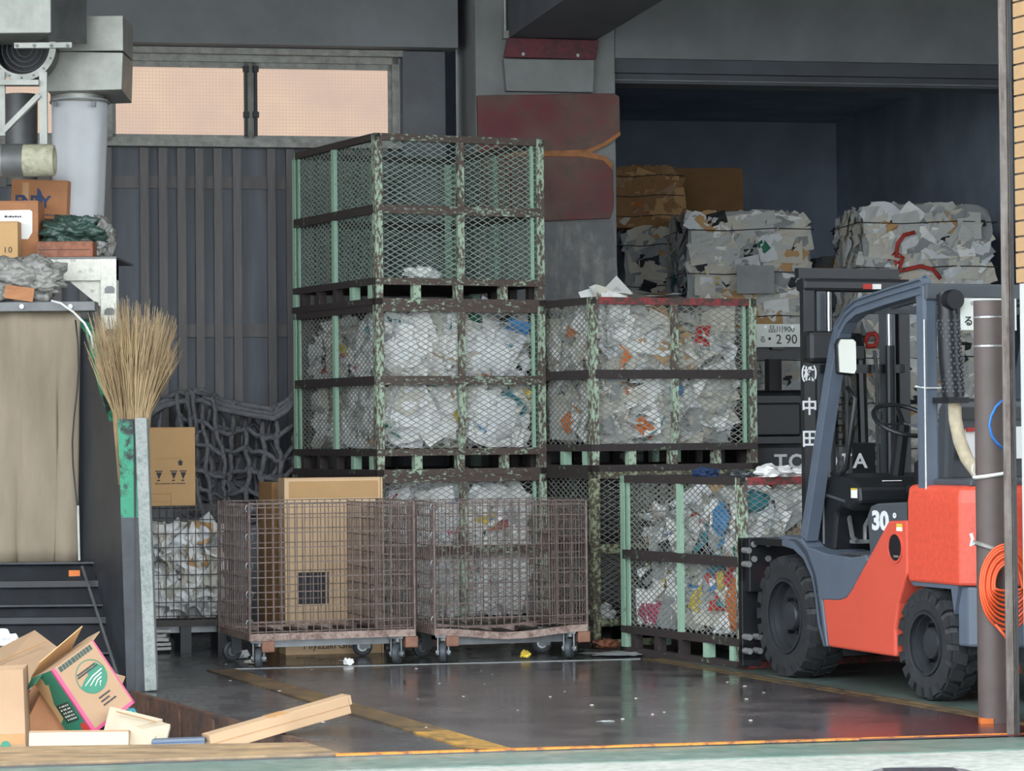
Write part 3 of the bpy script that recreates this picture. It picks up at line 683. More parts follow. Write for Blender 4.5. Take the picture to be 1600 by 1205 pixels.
# its load
rng = random.Random(3); mb = MB()
for i in range(170):
    w_ = rng.uniform(.1, .24)
    mb.sheet(Vector((rng.uniform(.1, .52), .05 + abs(rng.gauss(0, .1)), rng.uniform(.25, .8))), rotM(PI / 2 + rng.gauss(0, .6), rng.gauss(0, .6), rng.uniform(0, 6)), w_, w_ * .7, .2, pick(rng, [8, 3, 1, .5, 2, 1, .6, .1, .1]), 3, rng, .006)
for k in range(len(mb.v)): p = mb.v[k]; mb.v[k] = (min(max(p[0], .02), .6), min(max(p[1], .02), .48), max(p[2], .215))
mb.box(.12, .5, .15, .42, .215, .7, 5)
tag(mb.build('waste_paper', [M[k] for k in PAPER], loc=(rc3.location.x, rc3.location.y, 0), rz=.2), 'white paper and rags inside the dark wire cart', 'waste paper', kind='stuff')
for i, (x, z, l) in enumerate(((.32, .7, 'upper'), (.3, .38, 'lower'))):
    q2 = Matrix.Rotation(.2, 3, 'Z') @ Vector((x, .14, 0)); bag('%s white bag inside the dark wire cart' % l, Vector((rc3.location.x + q2.x, rc3.location.y + q2.y, z)), (.17, .1, .12), 50 + i, rot=.2, group='bags in the dark wire cart')

# ================================================================== CARTONS
def carton(name, label, loc, rot, size, mat='carton', tape=True, flaps=0, open_=.0, group=None, cat='carton'):
    """body with two top flaps meeting at a seam; open_ raises the flaps"""
    t = thing(name, label, cat, loc, rot, group); w_, d_, h_ = size; th = .006
    b = MB()
    if open_:
        for q in ((-w_/2, w_/2, -d_/2, -d_/2 + th, 0, h_), (-w_/2, w_/2, d_/2 - th, d_/2, 0, h_), (-w_/2, -w_/2 + th, -d_/2, d_/2, 0, h_), (w_/2 - th, w_/2, -d_/2, d_/2, 0, h_), (-w_/2, w_/2, -d_/2, d_/2, 0, th)): b.box(*q)
    else: b.box(-w_/2, w_/2, -d_/2, d_/2, 0, h_ - th)
    b.build('body', M[mat], t, bevel=.003)
    for sgn in (-1, 1):
        f = MB().box(-w_/2 + .001, w_/2 - .001, 0, d_/2 - .0015, 0, th)
        o = f.build('flap', M[mat], t, (0, sgn * d_/2, h_ - th)); o.rotation_euler = (sgn * open_ if sgn < 0 else -(-open_), 0, 0 if sgn < 0 else PI)
        if sgn > 0: o.rotation_euler = (-open_, 0, PI)
        else: o.rotation_euler = (-open_, 0, 0)
        if open_: o.rotation_euler[0] = -(PI - open_) if sgn < 0 else -(PI - open_)
    if tape and not open_:
        MB().box(-w_/2 - .0006, w_/2 + .0006, -.024, .024, h_ - .0005, h_ + .001).build('tape', M['tape'], t)
        MB().box(-.024, .024, -d_/2 - .001, -d_/2, h_ - .07, h_ + .001).build('tape', M['tape'], t) if False else None
    return t
def dashes(parent, name, mat, x0, z0, rows, wd, y, rng, h=.008, gap=.014, axis='y'):
    mb = MB()
    for r in range(rows):
        x = x0
        while x < x0 + wd:
            l = rng.uniform(.006, .016); mb.box(x, min(x + l, x0 + wd), y - .001, y + .0005, z0 - r * gap, z0 - r * gap + h * rng.uniform(.6, 1)); x += l + .003
    return mb.build(name, mat, parent)
# tall carton behind the left roll cart
a, b_ = G(441, 1028), G(595, 1026); wd = (b_ - a).length; hh = W(500, 747, a.y).z
hh = W(500, 747, 18.1).z
tc = carton('tall_carton', 'tall tan carton standing behind the left roll cart', (W(517, 900, 18.24).x, 18.24, 0), (0, 0, .25), (wd * 1.03, .24, hh), 'carton_lifted'); wd *= 1.03
MB().box(-wd/2 + .03, wd/2 - .03, -.123, -.12, hh - .125, hh - .02).build('end_panel', M['carton'], tc)
qx = -wd/2 + .085; qz = W(485, 922, a.y).z
MB().box(qx, qx + .175, -.1225, -.12, qz - .1, qz + .1).build('printed_square', M['ink'], tc)
MB().box(qx + .185, qx + .2, -.1225, -.12, qz - .1, qz + .1).build('printed_bar', M['ink'], tc)
xc = -.2
for wd_ in ('Miyazaki', 'Ghas', 'Pa'):
    o = text('lettering', wd_, .062, M['ink'], tc, (0, -.1215, .055), (1, 0, 0), (0, 0, 1)); ww_ = max(v.co.x for v in o.data.vertices) - min(v.co.x for v in o.data.vertices)
    o.location.x = xc + ww_ / 2; xc += ww_ + .02
MB().tube([(wd/2 - .015, -.121, .0), (wd/2 - .015, -.121, hh)], .002, 4).build('edge_crease', M['carton_dark'], tc)
# smaller carton lying against its far left, dark side visible
carton('carton', 'dark brown carton edge just left behind the tall tan carton', (W(438, 900, 18.55).x, 18.55, 0), (0, 0, .45), (.2, .24, hh - .03), 'carton_dark', tape=False)
# printed carton on the dark wire cart
q = W(266, 806, rc3.location.y + .2)
pc = carton('printed_carton', 'tan printed carton standing on the dark wire cart', (q.x, rc3.location.y + .26, .941), (0, 0, .12), (.31, .24, W(266, 668, rc3.location.y + .1).z - .941), 'carton')
ph = W(266, 668, rc3.location.y + .1).z - .941; yf = -.121
MB().box(-.14, .14, yf - .004, yf, ph - .2, ph - .03).build('front_flap', M['carton'], pc)
mb = MB(); mb.box(-.012 + .06, .012 + .06, yf - .001, yf, ph - .245, ph - .225); mb.prism([(.04, ph - .226), (.08, ph - .226), (.06, ph - .208)], yf - .001, yf)
mb.build('arrow_mark', M['ink'], pc)
rng = random.Random(8)
for x0 in (-.1, -.005, .055):
    mb = MB(); mb.box(x0, x0 + .045, yf - .001, yf, ph - .285, ph - .278); mb.prism([(x0 + .005, ph - .29), (x0 + .042, ph - .29), (x0 + .022, ph - .335)], yf - .001, yf); mb.box(x0 + .01, x0 + .03, yf - .001, yf, ph - .345, ph - .338)
    mb.build('care_symbol', M['ink'], pc)
dashes(pc, 'small_print', M['ink'], -.1, ph - .365, 1, .19, yf, rng)
mb = MB(); mb.box(-.14, .0, yf - .0008, yf, ph - .43, ph - .427); mb.box(-.003, 0, yf - .0008, yf, ph - .53, ph - .427); mb.box(-.14, 0, yf - .0008, yf, ph - .48, ph - .478)
mb.build('form_lines', M['carton_dark'], pc)

# ================================================================== ROPE NET
def rope_net():
    rng = random.Random(4); mb = MB(); NX, NZ = 11, 9; Yn = 20.05
    prof = [(228, 640), (255, 622), (285, 612), (318, 612), (345, 625), (375, 632), (400, 638), (428, 640), (445, 630), (462, 612)]
    def topz(u):
        for (a, b) in zip(prof, prof[1:]):
            if a[0] <= u <= b[0]: return a[1] + (b[1] - a[1]) * (u - a[0]) / (b[0] - a[0])
        return prof[-1][1] if u > 400 else prof[0][1]
    def grid(NX, NZ, jit, yo, u0, u1, bot, r, shear=0):
        g = {}
        for i in range(NX + 1):
            for j in range(NZ + 1):
                u = u0 + (u1 - u0) * i / NX; t = topz(min(max(u, 228), 462)); v = t + (bot - t) * j / NZ
                v += 14 * math.sin(PI * (i % 4) / 4) * (j > 0)
                p = W(u + rng.uniform(-jit, jit) + shear * (v - 700), v + rng.uniform(-jit, jit) * (j > 0), Yn + yo + .06 * math.sin(i * 1.7 + j))
                g[i, j] = p
        def seg(a, b):
            m1 = a.lerp(b, .35) + Vector((rng.uniform(-.012, .012), rng.uniform(-.015, .015), rng.uniform(-.02, .004))); m2 = a.lerp(b, .7) + Vector((rng.uniform(-.012, .012), rng.uniform(-.015, .015), rng.uniform(-.02, .004)))
            mb.tube([a, m1, m2, b], [r * 1.25, r, r, r * 1.25], 6)
        for (i, j), p in g.items():
            if (i + 1, j) in g: seg(p, g[i + 1, j])
            if (i, j + 1) in g: seg(p, g[i, j + 1])
    grid(7, 5, 5, 0, 282, 462, 800, .018)
    grid(6, 5, 9, .09, 285, 460, 800, .014, .03)
    grid(4, 3, 6, -.09, 228, 330, 760, .015, .05)
    grid(2, 5, 5, -.13, 300, 345, 800, .015, .12)
    for k in range(3):
        mb.tube([W(u, v + 7 * k, Yn - .05 * k) + Vector((0, 0, rng.uniform(-.01, .01))) for u, v in prof], .022, 7)
    return tag(mb.build('rope_net', M['rope_dark'], smooth=True), 'dark grey knotted rope net hung against the ribbed wall', 'net')
rope_net()
# pile that the net is draped over
mb = MB(); q = W(330, 800, 20.0)
mb.blob((0, 0, 0), (.62, .16, .6), None, .15, 2.5, 7, 4, flat=.9)
tag(mb.build('dark_tarp', M['dark_wall'], loc=(q.x + .05, 20.25, .545), smooth=True), 'dark tarpaulin bundle under the rope net', 'tarpaulin')

# ================================================================== FEEDING HOPPER (left)
HY = 15.6
hp = thing('feeding_hopper', 'steel feeding hopper with tan canvas curtain beside the pit', 'hopper', (0, 0, 0))
# side plate: runs from the near post back to the curtain
nb, ft = W(190, 1083, HY), None
near = W(212, 655, HY); YB = 16.75; farp = W(128, 500, YB)
axis = Vector((farp.x - near.x, farp.y - near.y, 0)); ln = axis.length; axis.normalize(); nrm = Vector((axis.y, -axis.x, 0))
Mh = Matrix(((axis.x, nrm.x, 0, near.x), (axis.y, nrm.y, 0, near.y), (0, 0, 1, 0), (0, 0, 0, 1)))
zt = near.z; zf = farp.z
prof = [(0, -.35), (ln + .25, -.35), (ln + .25, zf), (ln, zf), (ln * .82, zf - .08), (ln * .6, zt + .22), (ln * .42, zt + .03), (ln * .36, zt), (0, zt)]
MB().prism(prof, -.012, .012, 'y', M=Mh).build('side_plate', M['hopper_dark'], hp)
lip = [(ln + .2, zf), (ln, zf), (ln * .82, zf - .08), (ln * .6, zt + .22), (ln * .42, zt + .03), (ln * .36, zt)]
mb = MB()
for p, q in zip(lip, lip[1:]): mb.bar(Mh @ Vector((p[0], 0, p[1])), Mh @ Vector((q[0], 0, q[1])), .06, .02)
mb.build('edge_flange', M['hopper_green'], hp)
# near end: channel web, green above, and the galvanised flange
w0, w1 = W(184, 655, HY), W(211, 655, HY); b0, b1 = W(198, 1083, HY), W(227, 1083, HY)
zs_ = .62
def mixp(t0, t1, k): return t0.lerp(t1, k)
mb = MB(); k = .36
for (q0, q1, q2, q3, mi) in ((w0, w1, mixp(w1, b1, k), mixp(w0, b0, k), 0), (mixp(w0, b0, k), mixp(w1, b1, k), b1, b0, 1)):
    vs = [Vector((p.x, HY, p.z)) for p in (q0, q1, q2, q3)]; mb.add(vs + [v + Vector((0, .025, 0)) for v in vs], [(0, 1, 2, 3), (7, 6, 5, 4), (0, 4, 5, 1), (1, 5, 6, 2), (2, 6, 7, 3), (3, 7, 4, 0)], mi)
mb.build('channel_web', [M['hopper_green'], M['hopper_dark']], hp)
f0, f1, g0, g1 = W(210, 653, HY - .03), W(229, 653, HY - .03), W(226, 1081, HY - .03), W(245, 1079, HY - .03)
vs = [Vector((p.x, HY - .03, max(p.z, .001))) for p in (f0, f1, g1, g0)]
MB().add(vs + [v + Vector((0, .09, 0)) for v in vs], [(0, 1, 2, 3), (7, 6, 5, 4), (0, 4, 5, 1), (1, 5, 6, 2), (2, 6, 7, 3), (3, 7, 4, 0)]).build('post_flange', M['post_galv'], hp, bevel=.006)
# curtain
mb = MB(); NX = 150; NZ = 14; vs = []
cl, cr = W(-260, 480, 16.65).x, W(126, 480, 16.65).x; ztop, zbot = W(60, 487, 16.65).z, W(60, 880, 16.65).z
for j in range(NZ + 1):
    for i in range(NX + 1):
        a = i / NX; t = j / NZ; x = cl + (cr - cl) * a
        y = 16.65 + .05 * (1 - abs(math.sin(a * 19 + 1.2 + .6 * t)) ** .45) * (.25 + .75 * t) + .02 * math.sin(a * 31 + t) + .03 * noise.noise(Vector((a * 9, t * 1.6, 2)))
        vs.append((x - .03 * t * (a > .9), y, ztop + (zbot - ztop) * t))
mb.add(vs, [(j * (NX + 1) + i, j * (NX + 1) + i + 1, (j + 1) * (NX + 1) + i + 1, (j + 1) * (NX + 1) + i) for j in range(NZ) for i in range(NX)])
o = mb.build('canvas_curtain', M['tan_canvas'], hp, smooth=True); md = o.modifiers.new('thick', 'SOLIDIFY'); md.thickness = .006
mb = MB()
for px in (118,):
    mb.tube([W(px + 5 * math.sin(k * .9) + (6 * k if px == 14 else -2 * k * (px == 62)), 500 + 38 * k, 16.58) for k in range(10)], .005, 5)
mb.build('fold_shade_line', M['hopper_dark'], hp, smooth=True)  # dark line drawn for the shade along the curtain's edge fold
tl, tr = W(-260, 480, 16.6), W(150, 480, 16.6)
MB().box(tl.x, tr.x, 16.56, 16.7, W(60, 487, 16.6).z, W(60, 472, 16.6).z).build('top_rail', M['galv_dark'], hp, bevel=.004)
for px in (34, 110):
    q = W(px, 479, 16.55); MB().lathe([(.014, 16.545), (.014, 16.56)], 10, 'y', (q.x, 0, q.z)).build('bolt', M['bolt'], hp)
mb = MB().tube([W(80, 470, 16.5), W(95, 474, 16.5), W(115, 488, 16.45), W(132, 505, 16.4), W(143, 525, 16.4), W(146, 545, 16.42)], .007, 7); mb.build('cable', M['rope_white'], hp, smooth=True)
# black back plate that slopes into the pit, with ribs
pl, pr = W(-260, 880, 16.6), W(196, 880, 16.4); zA = W(60, 880, 16.5).z
pts = [(16.62, zA), (16.5, zA), (15.55, -.5), (15.7, -.5)]
MB().prism(pts, pl.x, pr.x + .02, 'x').build('back_plate', M['black_steel'], hp)
for k, t in enumerate((.0, .1, .2, .27, .42, .5, .56, .68)):
    y, z = 16.5 + (15.55 - 16.5) * t, zA + (-.5 - zA) * t
    MB().box(pl.x, pr.x + .01, y - .035, y + .02, z - (.02 if k % 2 else .008), z + (.02 if k % 2 else .006)).build('stiffening_rib', M['black_steel'] if k % 2 else M['hopper_dark'], hp, bevel=.004)
for px, py in ((116, 898), (158, 896)):  # right-hand one copies a reflection of the sticker beside it
    t = (zA - W(px, py, 16.38).z) / (zA + .5) ; y = 16.5 - .95 * t - .012; q = W(px, py, y)
    MB().add([(q.x - .03, y, q.z - .02), (q.x + .034, y, q.z - .022), (q.x + .03, y + .02, q.z + .024), (q.x - .034, y + .02, q.z + .024), (q.x - .03, y - .003, q.z - .02), (q.x + .034, y - .003, q.z - .022), (q.x + .03, y + .017, q.z + .024), (q.x - .034, y + .017, q.z + .024)],
             [(0, 1, 2, 3), (4, 5, 6, 7), (0, 1, 5, 4), (1, 2, 6, 5), (2, 3, 7, 6), (3, 0, 4, 7)]).build('sticker_and_reflection', M['c_orange'], hp)
MB().bar(W(128, 885, 16.42), W(185, 1060, 15.75), .012, .012).build('seam_bar', M['galv_dark'], hp)
MB().bar(W(122, 790, 16.45), W(124, 876, 16.45), .012, .012).build('seam_bar', M['galvanised'], hp)
struct(MB().box(-6.5, -6.4, 12.2, 17, -.9, 1).build('wall_pit_end', M['black_steel']), 'end wall of the pit')

# ================================================================== TWIG BROOM
rng = random.Random(9); q0 = W(206, 660, 15.9); mb = MB(); hd = MB()
for i in range(520):
    a = rng.uniform(-1, 1); b2 = rng.uniform(-1, 1); base = Vector((q0.x + a * .07, 15.9 + b2 * .05, q0.z - .35 + rng.uniform(0, .1)))
    mid = Vector((q0.x + a * .1 + .0, 15.9 + b2 * .07, q0.z + .05))
    L_ = rng.uniform(.4, .66); spread = a * .42 + rng.gauss(0, .12)
    tip = mid + Vector((spread * .2 - .02 * (a < 0) + .07 * max(a, 0) + rng.gauss(0, .015), b2 * .12 + rng.gauss(0, .02), L_ - .12 * abs(a)))
    m1 = mid.lerp(tip, .5) + Vector((rng.gauss(0, .012), rng.gauss(0, .012), 0))
    mb.tube([base, mid, m1, tip], [.003, .0027, .0022, .0011], 3)
    for j in range(2):
        s0 = mid.lerp(tip, rng.uniform(.4, .8)); mb.tube([s0, s0 + Vector((rng.gauss(.012, .03), rng.gauss(0, .02), rng.uniform(.05, .14)))], [.0013, .0007], 3)
brm = thing('twig_broom', 'upturned bundle of brown twigs behind the hopper edge', 'broom', (0, 0, 0))
o = mb.build('twigs', M['twig'], brm); o['kind'] = 'stuff'
MB().tube([(q0.x, 15.9, .0), (q0.x, 15.9, q0.z - .2)], .016, 8).build('handle', M['carton_dark'], brm)
MB().lathe([(.075, q0.z - .3), (.08, q0.z - .28), (.08, q0.z - .24), (.075, q0.z - .22)], 14, 'z', (q0.x, 15.9, 0)).build('binding', M['rope_dark'], brm)

# ================================================================== WHITE SHELF FRAME AND WHAT LIES ON IT
SY = 16.9
fr = thing('storage_rack', 'white painted steel frame with gusset behind the hopper', 'frame', (0, 0, 0))
zt_ = W(100, 405, SY).z; zl = W(100, 439, SY).z; xr = W(182, 450, SY).x; xl = W(157, 450, SY).x; x0 = W(-250, 450, SY).x
MB().box(x0, xr, SY, SY + .1, zl, zt_).build('top_beam', M['shelf_white'], fr, bevel=.004)
mb = MB(); mb.box(xl, xr, SY - .002, SY + .1, 0, zt_); mb.build('post', M['shelf_white'], fr, bevel=.004)
for py in (453, 487, 520, 553):
    q = W(171, py, SY - .01); MB().prism([(q.x - .028, q.z - .018), (q.x + .028, q.z - .018), (q.x + .028, q.z + .01), (q.x + .018, q.z + .022), (q.x - .014, q.z + .022), (q.x - .028, q.z + .008)], SY - .012, SY - .002).build('slot', M['galv_dark'], fr)
MB().prism([(W(107, 441, SY).x, zl), (xl, zl), (xl, W(150, 480, SY).z)], SY + .03, SY + .045).build('gusset', M['shelf_white'], fr)
MB().box(x0, xr, SY, SY + .75, zt_, zt_ + .012).build('shelf_board', M['galv_dark'], fr)
MB().box(x0, x0 + .1, SY + .65, SY + .75, 0, zt_).build('post', M['shelf_white'], fr)
zs0 = zt_ + .012; k_ = SY / F
def box_on(name, label, u0, u1, v0, Y, dp, mat, z0=zs0, rz=0, tape=False, ry=0, group=None):
    a, b = W(u0, 400, Y), W(u1, 400, Y); z1 = W((u0 + u1) / 2, v0, Y).z
    return carton(name, label, ((a.x + b.x) / 2, Y + dp / 2, z0), (0, ry, rz), (b.x - a.x, dp, z1 - z0), mat, tape=tape, group=group), z1 - z0, (b.x - a.x)
c, h_, w_ = box_on('label_carton', 'pinkish brown carton with a white label on the shelf frame', -60, 60, 314, SY + .16, .3, 'carton_brown', z0=zs0)
rng = random.Random(2)
MB().prism([(-w_/2 + .02, .12), (w_/2 - .06, .12), (w_/2 - .035, .16), (w_/2 - .035, h_ - .065), (w_/2 - .05, h_ - .055), (-w_/2 + .02, h_ - .06)], -.1525, -.15).build('white_label', M['paper_white'], c)
dashes(c, 'handwriting', M['ink'], w_/2 - .2, h_ - .1, 1, .1, -.153, rng, .012)
c, h_, w_ = box_on('small_carton', 'small plain tan carton on the shelf, nearest of the three', -50, 28, 346, SY + .01, .13, 'carton')
for k, ch_ in enumerate('10'): text('letter', ch_, .05, M['ink'], c, (w_/2 - .075 + .03 * k, -.0665, .045), (1, 0, 0), (0, 0, 1))
cb, hb, wb_ = box_on('dark_crate', 'dark crate at the back of the shelf frame', 14, 104, 342, SY + .4, .22, 'black_steel')
c, h_, w_ = box_on('printed_carton', 'brown carton with smudged dark blue lettering on the dark crate', 18, 108, 281, SY + .4, .24, 'carton_brown', z0=zs0 + hb, ry=.05, rz=-.1)
MB().box(-w_/2 + .07, -w_/2 + .11, -.1215, -.12, .06, h_ - .02).build('tape', M['tape'], c)
for k, ch_ in enumerate('ENTY'): text('letter', ch_, .1, M['ink_blue'], c, (-w_/2 + .05 + .055 * k, -.1225, .1), (1, 0, 0), (0, 0, 1), bold=.003)
dashes(c, 'small_print', M['ink_blue'], -.02, .022, 1, .17, -.1215, rng)
mb = MB().prism([(math.cos(t) * .045 - .02, math.sin(t) * .09 + .1) for t in [-1.4 + k * .28 for k in range(11)]], -.122, -.12); mb.build('printed_blot', M['ink_blue'], c)
a, b = W(57, 390, SY + .02), W(145, 390, SY + .02)
pk = thing('wooden_block', 'reddish wooden plank end lying on the shelf beam', 'plank', ((a.x + b.x) / 2, SY + .1, zs0))
lw = b.x - a.x; hz = W(100, 377, SY + .02).z - zs0
MB().box(-lw/2, lw/2, -.08, .4, 0, hz).build('board', M['wood_red'], pk, bevel=.006)
MB().box(-lw/2 + .01, lw/2 - .01, -.083, -.08, hz * .45, hz * .5).build('crack', M['pit_rust'], pk)
q = W(110, 357, SY + .15); mb = MB().blob((0, 0, 0), (.2, .14, .1), None, .26, 5.5, 61, 5, flat=.62)
tag(mb.build('waste_bag', M['bag_green'], loc=(q.x, SY + .22, zs0 + hz + .064), smooth=True), 'dark green plastic bag on the wooden plank', 'bag')
q = W(150, 372, SY + .15); mb = MB().blob((0, 0, 0), (.1, .12, .15), None, .2, 5, 62, 5, flat=.72)
tag(mb.build('waste_bag', M['bag_grey'], loc=(q.x + .0, SY + .3, zs0 + .11), smooth=True), 'brownish clear plastic bag at the right end of the shelf', 'bag')
q = W(40, 432, SY - .2); mb = MB().blob((0, 0, 0), (.24, .1, .15), None, .24, 5.5, 63, 5, flat=.85)
zc = W(60, 472, 16.6).z
tag(mb.build('waste_bag', M['bag_grey'], loc=(q.x, 16.66, zc + .128), smooth=True), 'crumpled clear plastic bag lying on the hopper rail', 'bag')
a = W(30, 460, 16.55); mb = MB(); mb.sheet(Vector((0, 0, 0)), rotM(PI / 2, .15, 0), .17, .08, .05, 0, 3, random.Random(1), .004)
o = mb.build('cardboard_scrap', M['carton_brown'], loc=(a.x, 16.56, zc + .05)); md = o.modifiers.new('thick', 'SOLIDIFY'); md.thickness = .006
tag(o, 'torn brown cardboard scrap propped before the clear bag', 'cardboard')

# ================================================================== DUCTS
def boxpx(mb, u0, u1, v0, v1, Y, dp, mi=0):
    a, b = W(u0, v1, Y), W(u1, v0, Y); mb.box(a.x, b.x, Y, Y + dp, a.z, b.z, mi); return a, b
d1 = thing('duct_box', 'big galvanised sheet metal duct at the top left corner', 'duct', (0, 0, 0))
mb = MB(); a, b = boxpx(mb, -300, 78, -180, 55, 16.6, .5); mb.build('casing', M['galvanised'], d1, bevel=.006)
a, b = W(78, 55, 16.6), W(112, 62, 17.1)
mb = MB().add([(a.x, 16.6, a.z), (a.x, 16.6, a.z + 1.0), (a.x + .14, 17.1, a.z + 1.0), (a.x + .14, 17.1, a.z + .015), (a.x - .2, 17.1, a.z + .015), (a.x - .2, 17.1, a.z + 1)], [(0, 1, 2, 3), (3, 2, 5, 4), (0, 3, 4), (1, 5, 2), (0, 4, 5, 1)])
mb.build('side_panel', M['galv_dark'], d1)  # side in a darker metal, its shade put into the colour
mb = MB(); boxpx(mb, 22, 112, 66, 75, 16.62, .04); mb.build('flange', M['galvanised'], d1)
for px in (26, 53, 80, 105):
    q = W(px, 71, 16.61); MB().lathe([(.009, 16.605), (.009, 16.62)], 8, 'y', (q.x, 0, q.z)).build('bolt', M['galv_dark'], d1)
d2 = thing('duct_elbow', 'pale galvanised duct elbow feeding the white sleeve', 'duct', (0, 0, 0))
a, b = W(112, 80, 17.3), W(192, 24, 17.3)
MB().box(a.x - .2, b.x, 17.3, 17.75, a.z, b.z).build('upper_casing', M['galvanised'], d2, bevel=.004)
p0, p1, p2, p3 = W(72, 80, 17.29), W(192, 82, 17.29), W(190, 140, 17.29), W(74, 143, 17.29)
vs = [Vector((p.x, 17.29, p.z)) for p in (p0, p1, p2, p3)]; bk_ = [v + Vector((0, .46, .0)) for v in vs]; bk_[2] = bk_[2] + Vector((0, 0, -.03)); bk_[3] = bk_[3] + Vector((0, 0, -.03))
MB().add(vs + bk_, [(0, 1, 2, 3), (7, 6, 5, 4), (0, 4, 5, 1), (1, 5, 6, 2), (2, 6, 7, 3), (3, 7, 4, 0)]).build('lower_casing', M['galvanised'], d2, bevel=.004)
q = W(120, 148, 17.5); MB().lathe([(.165, q.z - .05), (.165, q.z + .03)], 24, 'z', (q.x, 17.52, 0)).build('collar', M['galvanised'], d2, smooth=True, auto=True)
# sleeve
vs = []; N = 40; Ks = 12; zt2, zb2 = W(120, 150, 17.3).z, W(115, 400, 17.3).z
for j in range(Ks + 1):
    t = j / Ks; cx = W(120 - 6 * t, 300, 17.4).x; r = .172 - .022 * t
    for i in range(N):
        a = 2 * PI * i / N; rr = r * (1 + .035 * math.sin(a * 7 + t * .8) * min(1, t * 3 + .2) + .03 * math.sin(a * 3 + 2))
        vs.append((cx + rr * math.cos(a), 17.52 + rr * math.sin(a), zt2 + (zb2 - zt2) * t))
mb = MB().add(vs, [(j * N + i, j * N + (i + 1) % N, (j + 1) * N + (i + 1) % N, (j + 1) * N + i) for j in range(Ks) for i in range(N)])
slv = thing('duct_sleeve', 'white cloth sleeve hanging below the duct elbow', 'sleeve', (0, 0, 0))
o = mb.build('cloth', M['sleeve_cloth'], slv, smooth=True); md = o.modifiers.new('thick', 'SOLIDIFY'); md.thickness = .004
cc = W(120, 152, 17.4); MB().tube([(cc.x + .178 * math.cos(a), 17.52 + .178 * math.sin(a), zt2 - .015) for a in [2 * PI * k / 28 for k in range(28)]], .008, 6, closed=True).build('hoop', M['galvanised'], slv)
for px in (86, 146): q = W(px, 162, 17.33); MB().box(q.x - .012, q.x + .012, 17.33, 17.36, q.z - .015, q.z + .012).build('clip', M['galv_dark'], slv)
# fan
fc = W(34, 73, 16.95); fan = thing('blower_fan', 'round black blower mouth with a bolted ring below the big duct', 'fan', (fc.x, 16.95, fc.z))
rF = 46 / F * 16.95
MB().lathe([(rF, 0), (rF, .3), (rF - .01, .3), (rF - .012, 0)], 36, 'y', closed=True).build('mouth', M['black_steel'], fan, smooth=True, auto=True)
MB().lathe([(rF - .01, .28), (.001, .28), (.001, .3), (rF - .01, .3)], 36, 'y', closed=True).build('back_disc', M['black_steel'], fan)
for k in range(4): MB().lathe([(rF * (.25 + .17 * k), .1), (rF * (.25 + .17 * k) + .006, .1), (rF * (.25 + .17 * k) + .006, .108), (rF * (.25 + .17 * k), .108)], 30, 'y', closed=True).build('guard_ring', M['hopper_dark'], fan)
rg = MB().lathe([(rF - .008, -.012), (rF + .03, -.012), (rF + .03, .004), (rF - .008, .004)], 36, 'y', closed=True).build('ring_flange', M['galvanised'], fan)
for k in range(16):
    a = 2 * PI * k / 16; MB().lathe([(.007, -.02), (.007, -.01)], 8, 'y', ((rF + .012) * math.cos(a), 0, (rF + .012) * math.sin(a))).build('bolt', M['galv_dark'], rg)
mb = MB()
for (p, q_, wd_) in (((67, 112), (67, 276), .045), ((6, 205), (62, 148), .045), ((0, 130), (62, 130), .09), ((2, 112), (2, 212), .04)):
    mb.bar(W(*p, 16.9), W(*q_, 16.9), wd_, .03, (0, 1, 0) if False else (0, 0, 1)) if abs(p[0] - q_[0]) > 5 else mb.box(W(*p, 16.9).x - wd_ / 2, W(*p, 16.9).x + wd_ / 2, 16.9, 16.93, W(*q_, 16.9).z, W(*p, 16.9).z)
tag(mb.build('fan_bracket', M['galvanised']), 'galvanised angle bracket with diagonal brace under the blower', 'bracket')
# dark sleeve behind the bracket
vs = MB().lathe([(.1, W(30, 290, 18.1).z), (.105, W(30, 120, 17.2).z)], 20, 'z', (W(34, 300, 18.1).x, 18.1, 0))
tag(vs.build('dark_pipe', M['galv_dark'], smooth=True, auto=True), 'dark grey upright pipe behind the diagonal brace', 'pipe')
q = W(40, 247, 16.6); rp = 25 / F * 16.6; x1 = W(79, 247, 16.6).x
pp = thing('exhaust_pipe', 'short horizontal cream and steel pipe stub at the left edge', 'pipe', (0, 0, 0))
MB().lathe([(rp, x1 - 1.6), (rp, x1 - .3)], 26, 'x', (0, 16.75, q.z)).build('steel_section', M['galvanised'], pp, smooth=True, auto=True)
MB().lathe([(rp + .006, x1 - .3), (rp + .006, x1 - .18)], 26, 'x', (0, 16.75, q.z)).build('clamp_band', M['galv_dark'], pp, smooth=True, auto=True)
MB().lathe([(rp + .002, x1 - .18), (rp + .002, x1 - .02), (rp - .005, x1), (rp - .02, x1), (rp - .02, x1 - .1)], 26, 'x', (0, 16.75, q.z)).build('cream_section', M['duct_cream'], pp, smooth=True, auto=True)

